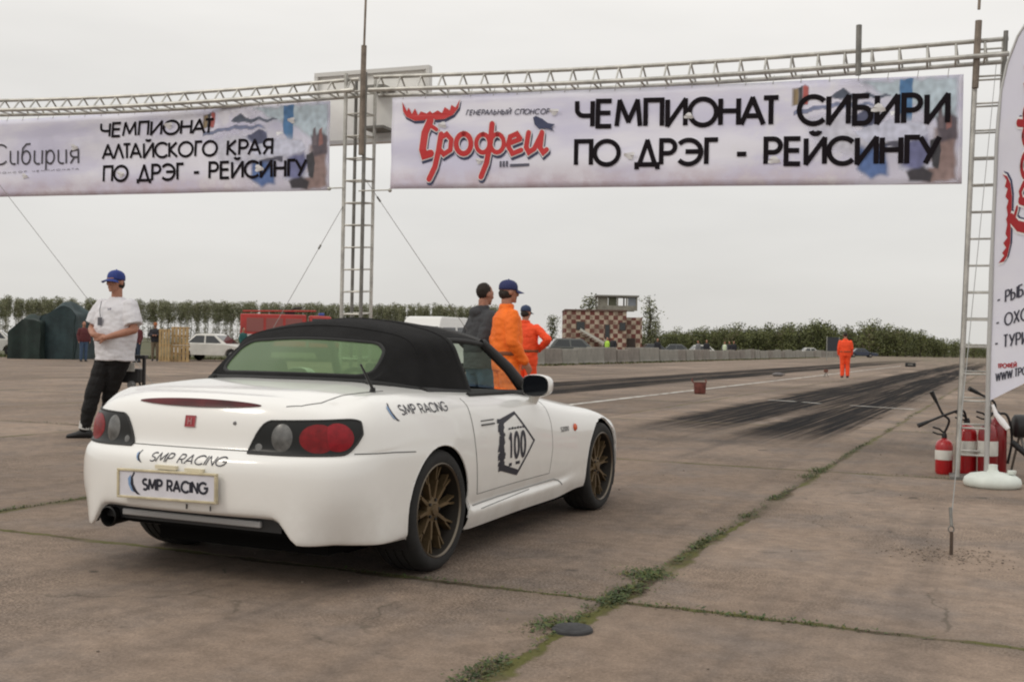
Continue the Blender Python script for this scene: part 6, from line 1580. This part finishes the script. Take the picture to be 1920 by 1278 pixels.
def tree_proto(kind, seed, h):
    """returns (trunk mesh, crown mesh)"""
    rnd = random.Random(seed); mb = MB(); limbs = []
    if kind == 'birch':
        pts = [Vector((rnd.gauss(0, .05)*i, rnd.gauss(0, .05)*i, h*.86*i/6)) for i in range(7)]; mb.tube(pts, [.16-.022*i for i in range(7)], 7)
        for k in range(16):
            z = h*rnd.uniform(.45, .92); b_ = pts[min(6, int(z/(h*.86)*6))].copy(); b_.z = z; az = rnd.uniform(0, 2*pi); L = h*.13*rnd.uniform(.6, 1.1); e_ = b_+Vector((cos(az)*L*.6, sin(az)*L*.6, L)); mb.tube([b_, b_.lerp(e_, .5)+Vector((0, 0, .1)), e_], [.035, .024, .01], 5); limbs.append((b_, e_))
        def fn(r):
            if r.random() < .55:
                b_, e_ = r.choice(limbs); p = b_.lerp(e_, r.uniform(.3, 1.1))+Vector((r.gauss(0, .35), r.gauss(0, .35), r.gauss(0, .3))); p.z = min(p.z, h*(.96+.05*r.random())); return p, (0, 0, 1)
            if r.random() < .20: a_ = r.uniform(0, 6.28); q = r.uniform(0, 1.1); return Vector((cos(a_)*q, sin(a_)*q, r.uniform(.05, .45)*h*.8)), (1, 2, 2, 0)
            z = r.triangular(.34, 1.0, .8); rr = h*.095*(1-(abs(z-.74)/.42)**2*.5); a_ = r.uniform(0, 2*pi); q = sqrt(r.random())*rr; return Vector((cos(a_)*q, sin(a_)*q, z*h)), (0, 1, 1, 2)
        return mb.mesh('trunk', bark_w, True), leaf_mesh('crown', fn, 1150, .19, [gl_g, mat('leaf_birch', (.150, .160, .080), .8, var=.2, vscale=.8), gl_b], seed+1)
    if kind == 'poplar':
        pts = [Vector((rnd.gauss(0, .04)*i, rnd.gauss(0, .04)*i, h*.95*i/6)) for i in range(7)]; mb.tube(pts, [.20-.03*i for i in range(7)], 7)
        for k in range(22):
            z = h*rnd.uniform(.15, .9); az = rnd.uniform(0, 2*pi); L = h*.15*rnd.uniform(.6, 1.1)*(1.1-z/h*.6); b_ = Vector((0, 0, z)); e_ = b_+Vector((cos(az)*L*.55, sin(az)*L*.55, L)); mb.tube([b_, e_], [.05, .012], 5); limbs.append((b_, e_))
        def fn(r): b_, e_ = r.choice(limbs); return b_.lerp(e_, r.uniform(.2, 1.15))+Vector((r.gauss(0, .38), r.gauss(0, .38), r.gauss(0, .3))), (0, 0, 1, 2)
        return mb.mesh('trunk', bark_d, True), leaf_mesh('crown', fn, 1100, .15, [gl_g, gl_m, gl_d], seed+1)
    # bushy wood tree
    pts = [Vector((rnd.gauss(0, .10)*i, rnd.gauss(0, .10)*i, h*.6*i/5)) for i in range(6)]; mb.tube(pts, [.22-.034*i for i in range(6)], 7)
    for k in range(14):
        z = h*rnd.uniform(.12, .60); az = rnd.uniform(0, 2*pi); L = h*.34*rnd.uniform(.6, 1.1); el = rnd.uniform(.3, 1.3); b_ = pts[min(5, int(z/(h*.6)*5))].copy(); b_.z = z; e_ = b_+Vector((cos(az)*cos(el), sin(az)*cos(el), sin(el)))*L; mb.tube([b_, b_.lerp(e_, .5)+Vector((0, 0, .15)), e_], [.07, .045, .015], 5); limbs.append((b_, e_))
    def fn(r):
        b_, e_ = r.choice(limbs); p = b_.lerp(e_, r.uniform(.25, 1.1)); s_ = h*.085; p = p+Vector((r.uniform(-1, 1)*s_*1.7, r.uniform(-1, 1)*s_*1.7, r.uniform(-1, 1)*s_*1.3)); p.z = max(.15, p.z)
        p.z = min(p.z, h*(.90+.08*r.random()))
        if r.random() < .25: p = Vector((r.gauss(0, h*.2), r.gauss(0, h*.2), r.uniform(.1, h*.35)))
        return p, ((0, 1, 1, 2) if kind == 'wood' else (0, 0, 1, 3))
    return mb.mesh('trunk', bark_d, True), leaf_mesh('crown', fn, 950, .24, [gl_l, gl_m, gl_d, gl_b], seed+1)
def plant(name, label, group, meshes, x, y, sc, rz, sz=1.0, cat='tree'):
    t = thing(name, label, cat, (x, y, 0), rz, group); t.scale = (sc, sc, sc*sz)
    for me in meshes:
        o = bpy.data.objects.new(me.name.split('.')[0], me); COL.objects.link(o); o.parent = t
    return t
rt = random.Random(31)
birch = [tree_proto('birch', 100+i, 11.5) for i in range(5)]
for i in range(196):
    Y = 262+rt.uniform(-3, 3)+(7, 0, 14)[i % 3]; x = -128+i*.64+rt.uniform(-.35, .35)
    plant('birch_tree', 'slim pale trunked birch in the long straight tree belt behind the tents', 'birches in the tree belt on the left', rt.choice(birch), x, Y, rt.uniform(.84, .90), rt.uniform(0, 6.28))
# a lower scrub edge in front of the belt
woods = [tree_proto('wood', 200+i, 7.5) for i in range(4)]; bush = [tree_proto('bush', 300+i, 7.0) for i in range(2)]
def skyline(u):
    T = [(1000, 640), (1130, 634), (1235, 617), (1290, 607), (1330, 606), (1375, 603), (1425, 601), (1465, 600), (1500, 603), (1520, 596), (1545, 591), (1562, 607), (1578, 615), (1592, 603), (1615, 598), (1650, 597), (1690, 601), (1712, 609), (1735, 616), (1760, 627), (1790, 631), (1830, 640), (1900, 648), (1960, 650)]
    for (a_, b_), (c_, d_) in zip(T[:-1], T[1:]):
        if a_ <= u <= c_: return b_+(d_-b_)*(u-a_)/(c_-a_)
    return 650
u = 1002.
while u < 1945:
    for row in range(3):
        Y = (225, 236, 249)[row]+rt.uniform(-4, 4); uu = u+rt.uniform(-7, 7); top = skyline(min(1955, max(1001, uu))); h_ = max(2.0, pos(uu, top, Y).z*(1.0, .97, 1.03)[row]*rt.uniform(.90, 1.06))
        pr_ = rt.choice(woods if rt.random() < .85 else bush)
        plant('bushy_tree', 'bushy green tree in the wood beyond the end of the strip', 'trees in the wood on the right', pr_, gx(uu, Y), Y, h_/7.6*(1.0 if row else .97), rt.uniform(0, 6.28))
    u += 15.5
pop = [tree_proto('poplar', 400+i, 9.) for i in range(2)]
for u_, Y, top, lab in ((1106, 146, 543, 'poplar rising behind the chequered building, left of its cabin'), (1217, 142, 545, 'poplar standing right of the chequered building'), (1036, 150, 584, 'small poplar left of the chequered building'), (1228, 150, 592, 'short poplar just right of the taller one beside the building')):
    h_ = pos(u_, top, Y).z; pt = plant('poplar_tree', lab, None, pop[int(u_) % 2], gx(u_, Y), Y, h_/9.6, rt.uniform(0, 6), cat='tree'); pt.scale = (pt.scale.x*1.5, pt.scale.y*1.5, pt.scale.z)
# grass fringe at the foot of the tents and barrier: uncountable
def fringe():
    rnd = random.Random(8); mb = MB()
    def strip(p, q, n, h):
        for _ in range(n):
            c = p.lerp(q, rnd.random())+Vector((rnd.gauss(0, .25), rnd.gauss(0, .4), 0)); a_ = rnd.uniform(0, 6.28); s_ = Vector((cos(a_), sin(a_), 0))*.05; hh = h*rnd.uniform(.4, 1.2)
            mb.m(rnd.choice((0, 0, 1))); mb.add([c-s_, c+s_, c+Vector((rnd.gauss(0, .08), rnd.gauss(0, .08), hh))], [(0, 1, 2)])
    strip(Vector((-32, 55.5, 0)), Vector((-8, 62.5, 0)), 2600, .18); strip(Vector((-8, 62.5, 0)), Vector((3, 69, 0)), 800, .2)
    strip(W(50, -23.0), W(160, -25.0), 3200, .13)
    tag(mb.build('grass_fringe', [mat('fringe_green', (.07, .085, .028), .9), mat('fringe_straw', (.15, .13, .06), .9)]), kind='stuff')
fringe()

# ================================================================== SMALL THINGS ON THE STRIP
def bucket():
    t = thing('red_bucket', 'small rusty red bucket with two lugs standing on the strip', 'bucket', (4.63, 27.4, 0)); rm = mat('rusty_red', (.15, .045, .035), .7, var=.35, vscale=9)
    mb = MB(); mb.lathe([(.0, .005), (.125, .005), (.14, .03), (.155, .28), (.16, .285), (.148, .285), (.13, .04), (0, .035)], (0, 0, 0), 'Z', 24); mb.build('pail', rm, t, True, 40)
    mb = MB(); mb.tube([(-.155, 0, .27), (-.20, 0, .33), (-.185, 0, .38)], .016, 8); mb.build('lug', rm, t, True); mb = MB(); mb.tube([(.155, 0, .27), (.14, .02, .36)], .016, 8); mb.build('lug', rm, t, True)
bucket()
def block(name, label, cat, p, d, m_):
    t = thing(name, label, cat, p, radians(-24)); mb = MB(); mb.box((0, 0, d[2]/2), d); bevel_obj(mb.build('block', m_, t), .03)
    mb = MB(); mb.box((0, -d[1]/2-.004, d[2]*.55), (d[0]*.5, .01, d[2]*.3)); mb.build('face_plate', steel_d, t)
block('marker_block', 'black marker block lying at the right edge of the far strip', 'marker block', (gx(1708, 82), 82, 0), (.72, .4, .30), blackp)
def sensor(label, p, col_):
    t = thing('timing_sensor', label, 'timing sensor', p); mb = MB(); mb.box((0, 0, .26), (.16, .12, .12)); bevel_obj(mb.build('housing', col_, t), .015)
    for a_ in (0, 120, 240): mb = MB(); mb.tube([(0, 0, .21), (.12*cos(radians(a_)), .12*sin(radians(a_)), 0)], .012, 6); mb.build('leg', steel_d, t, True)
sensor('small brown timing sensor on legs, left of the lone marshal', (gx(1556, 46), 46.5, 0), mat('sensor_brown', (.15, .06, .04), .7)); 
t = thing('sand_bag', 'small grey sandbag on the strip between bucket and lone marshal', 'sandbag', (gx(1465, 46), 46.5, 0)); mb = MB(); mb.ball((0, 0, .07), (.24, .14, .09), 14, 8); mb.build('sack', mat('sack_grey', (.16, .15, .15), .9, var=.2, vscale=9), t, True)
mb = MB(); mb.tube([(.22, 0, .08), (.28, .02, .07), (.30, .02, .10)], [.03, .015, .03], 8); mb.build('tied_neck', mat('sack_grey', (.16, .15, .15), .9), t, True)
t = thing('sign_board', 'dark board on two posts far behind the lone marshal', 'sign board', (gx(1562, 120), 120, 0)); mb = MB(); mb.box((0, 0, 1.75), (1.25, .06, 1.5)); mb.build('board', mat('board_dark', (.03, .035, .045), .6), t)
for s in (-1, 1): mb = MB(); mb.box((s*.66, 0, 1.28), (.07, .07, 2.56)); mb.build('post', mat('post_grey', (.3, .3, .28), .7), t)
t = thing('rubber_disc', 'flat dark rubber disc lying on the mossy slab joint in the foreground', 'rubber disc', (.262, 4.46, 0)); mb = MB(); mb.lathe([(.0, .020), (.05, .022), (.058, .016), (.075, .016), (.082, .010), (.083, .0)], (0, 0, 0), 'Z', 28); mb.build('disc', mat('disc_rubber', (.035, .035, .037), .8, var=.3, vscale=30), t, True)

# ================================================================== FEATHER FLAG, EXTINGUISHERS AND KIT ON THE RIGHT
FB = Vector((4.075, 9.50, 0)); FD = Vector((.80, -.60, 0)).normalized(); FNn = Vector((FD.y, -FD.x, 0))      # cloth direction, and its normal towards the camera
FL = thing('feather_flag', 'tall white feather flag with red script and black lines of text beside the right tower', 'flag', FB)
def edge_w(h):      # the pole's curve, carrying the cloth's left edge
    T = [(0, -.02), (.7, -.02), (2.0, -.005), (3.0, .02), (3.45, .05), (3.75, .14), (4.0, .29), (4.2, .50), (4.35, .80), (4.38, .95)]
    for (a_, b_), (c_, d_) in zip(T[:-1], T[1:]):
        if a_ <= h <= c_: q = (h-a_)/(c_-a_); return b_+(d_-b_)*q
    return T[-1][1]
def fl(w_, h, lift=0.): wv = .035*sin(w_*7+h*1.7)*min(1, w_*2.2)+.012*mnoise.noise(Vector((w_*4, h*2.2, 1.))); return FD*w_ + FNn*(wv+lift) + Vector((0, 0, h))
mb = MB(); PH = [.10]+[.5+i*.22 for i in range(18)]; mb.tube([fl(edge_w(min(h, 4.38)), h) for h in PH], [.020]*8+[.016]*6+[.011]*5, 10); mb.build('pole', mat('flag_pole', (.50, .50, .49), .4, .5), FL, True)
mb = MB()
def cl(u, v):
    wl = .90; 
    h = .73+(4.36-.73)*v; w0 = edge_w(h)+.012; hb = h+(.52*u)*(1-v)**1.0
    return fl(w0+(max(w0+.03, wl)-w0)*u, hb)
mb.grid(cl, 30, 80); fm_ = bpy.data.materials.new('flag_cloth'); fm_.use_nodes = True; q = NG(fm_); fb = q.N['Principled BSDF']; tcf = q.n('ShaderNodeTexCoord').outputs['Object']; q.L.new(q.mix(q.rng(q.noise(tcf, 2., 3), .35, .65), (.80, .80, .93), (.86, .86, .95)), fb.inputs['Base Color']); fb.inputs['Roughness'].default_value = .8
trb = q.n('ShaderNodeBsdfTranslucent'); trb.inputs[0].default_value = (.7, .7, .76, 1); ms = q.n('ShaderNodeMixShader'); ms.inputs[0].default_value = .3; q.L.new(fb.outputs[0], ms.inputs[1]); q.L.new(trb.outputs[0], ms.inputs[2]); q.L.new(ms.outputs[0], q.N['Material Output'].inputs[0])
mb.build('flag_cloth', fm_, FL, True)
# red script running up the cloth, rotated a quarter turn; antlers at its lower left
mb = MB(); LS = 1.50
def flogo(x, z, lift): return fl(.185-z*.36 + (x*.03), 1.90+x*1.0, lift)      # script x runs upward, script z runs to the left
logo(mb, lambda x, z, l: flogo(x, z, l), 0, 0, 1.12, 0, 0, (.012, -.03), .03, .004); logo(mb, lambda x, z, l: flogo(x, z, l), 0, 0, 1.12, 0, 1, (0, 0), .035, .008); logo(mb, lambda x, z, l: flogo(x, z, l), 0, 0, 1.12, 0, 2, (0, 0), 0, .012)
mb.build('flag_logo', [navy, white_, mat('flag_red', (.36, .014, .020), .7)], FL)
def flag_text(s, w0, h0, hh, t_, rise, m_, nm, sx=1.):
    mb = MB(); st2, wd = text_strokes(s, hh, .22, sx); put_strokes(mb, st2, t_, lambda x, y, l: fl(w0+x, h0+y+x*rise, l), 0, 0, .006, 2); mb.build(nm, m_, FL)
tx = mat('flag_ink', (.035, .035, .055), .7)
flag_text('- РЫБАЛКА', .045, 1.545, .095, .013, .40, tx, 'flag_text', .62); flag_text('- ОХОТА', .040, 1.35, .10, .013, .30, tx, 'flag_text', .62); flag_text('- ТУРИЗМ', .035, 1.175, .10, .013, .20, tx, 'flag_text', .62)
flag_text('ТРОФЕЙ', .060, 1.010, .035, .008, .10, mat('flag_red', (.36, .014, .020), .7), 'flag_text', .8); flag_text('WWW.ТРОФЕЙ.Р', .045, .90, .065, .010, .28, tx, 'flag_text', .6)
# dark seam ties on the pole side
for h in (1.18, 1.5, 2.1, 2.7, 3.2): mb = MB(); mb.box(fl(edge_w(h), h), (.012, .012, .07)); mb.build('sleeve_clip', blackp, FL)
basew = mat('base_plastic_white', (.64, .68, .63), .45, var=.08, vscale=5)
mb = MB(); mb.lathe([(.0, .0), (.210, .0), (.228, .02), (.232, .045), (.222, .078), (.18, .108), (.09, .125), (.055, .13), (.040, .15), (.040, .19), (.0, .195)], (.03, 0, 0), 'Z', 40); bs = mb.build('water_base', basew, FL, True, 50)
mb = MB(); mb.lathe([(.03, .14), (.035, .15), (.035, .17), (0, .172)], (.16, -.08, -.02), 'Z', 16); mb.build('filler_cap', basew, bs, True, 40)
mb = MB(); mb.tube([fl(.02, .70), fl(.05, .62), fl(.10, .56), fl(.15, .50)], [.012, .02, .028, .02], 8); mb.build('tie_ribbon', white_, FL, True)

ext_red = mat('extinguisher_red', (.42, .012, .016), .28, var=.12, vscale=6, coat=.4); ext_dk = mat('extinguisher_dark_red', (.25, .010, .014), .3, var=.15, vscale=6, coat=.4); bandw = mat('label_white', (.66, .65, .60), .5, var=.08, vscale=12)
def extinguisher(label, p, H, R, mm, band=True, hose=None, rz=0., horn=True):
    t = thing('fire_extinguisher', label, 'extinguisher', p, rz, 'fire extinguishers at the foot of the right tower')
    mb = MB(); mb.lathe([(.0, .0), (R*.85, .0), (R, .02), (R, H*.78), (R*.93, H*.86), (R*.66, H*.94), (R*.34, H*.975), (R*.34, H)], (0, 0, 0), 'Z', 28, cap=True); cy = mb.build('cylinder', mm, t, True, 40)
    if band: mb = MB(); mb.lathe([(R+.0015, H*.40), (R+.0025, H*.41), (R+.0025, H*.66), (R+.0015, H*.67)], (0, 0, 0), 'Z', 28); mb.build('label_band', bandw, cy, True)
    mb = MB(); mb.lathe([(R*.30, H), (R*.30, H+.03), (R*.2, H+.05), (0, H+.05)], (0, 0, 0), 'Z', 16); mb.tube([(0, 0, H+.045), (-.05, 0, H+.085), (-.11, 0, H+.10)], .009, 8); mb.tube([(0, 0, H+.03), (-.06, 0, H+.035), (-.11, 0, H+.055)], .008, 8); mb.build('valve', blackp, t, True)
    if hose:
        P = [tuple(p_) for p_ in catmull(hose, 8)]; mb = MB(); mb.tube(P, .0115, 8); hs = mb.build('hose', blackp, t, True)
        if horn: a_, b_ = Vector(P[-2]), Vector(P[-1]); d = (b_-a_).normalized(); mb = MB(); mb.tube([b_, b_+d*.04, b_+d*.12], [.012, .017, .022], 12); mb.build('horn', blackp, hs, True)
    return t
extinguisher('red extinguisher with a white band standing left of the tower foot, hose sticking out', (4.06, 10.45, 0), .335, .078, ext_red, True, [(0, 0, .38), (.03, -.03, .50), (-.03, -.03, .56), (-.08, -.02, .66)])
extinguisher('red extinguisher right behind the tower leg', (4.24, 10.38, 0), .48, .092, ext_red, True, [(0, 0, .47), (-.06, -.05, .60), (-.22, -.06, .56), (-.36, -.05, .50)])
extinguisher('dark red extinguisher with a white label behind the flag base', (4.37, 10.22, 0), .50, .085, ext_dk, True, [(0, 0, .54), (.05, -.02, .62), (.02, -.05, .70), (-.10, -.06, .76)])
extinguisher('tallest dark red extinguisher, furthest right behind the flag base', (4.50, 10.33, 0), .55, .085, ext_dk, False, [(0, 0, .58), (.08, -.03, .56), (.12, -.04, .35), (.09, -.03, .12)], horn=False)
t = thing('drum_stand', 'black roller drum on a folding metal stand at the right edge', 'drum stand', (4.93, 10.25, 0), radians(-8))
mb = MB(); mb.lathe([(.0, -.30), (.085, -.30), (.105, -.285), (.108, -.24), (.105, .24), (.108, .285), (.085, .30), (0, .30)], (0, 0, .47), 'X', 28); mb.build('drum', mat('drum_black', (.016, .016, .017), .5, var=.2, vscale=8), t, True, 40)
for x in (-.24, .24):
    for y in (-1, 1): mb = MB(); mb.tube([(x, .02*y, .38), (x+.015-.015*y, .26*y, .02)], .012, 8); mb.build('stand_leg', steel_d, t, True)
mb = MB(); mb.tube([(-.34, -.10, .33), (-.20, -.16, .20)], .028, 10); mb.build('cross_tube', blackp, t, True)
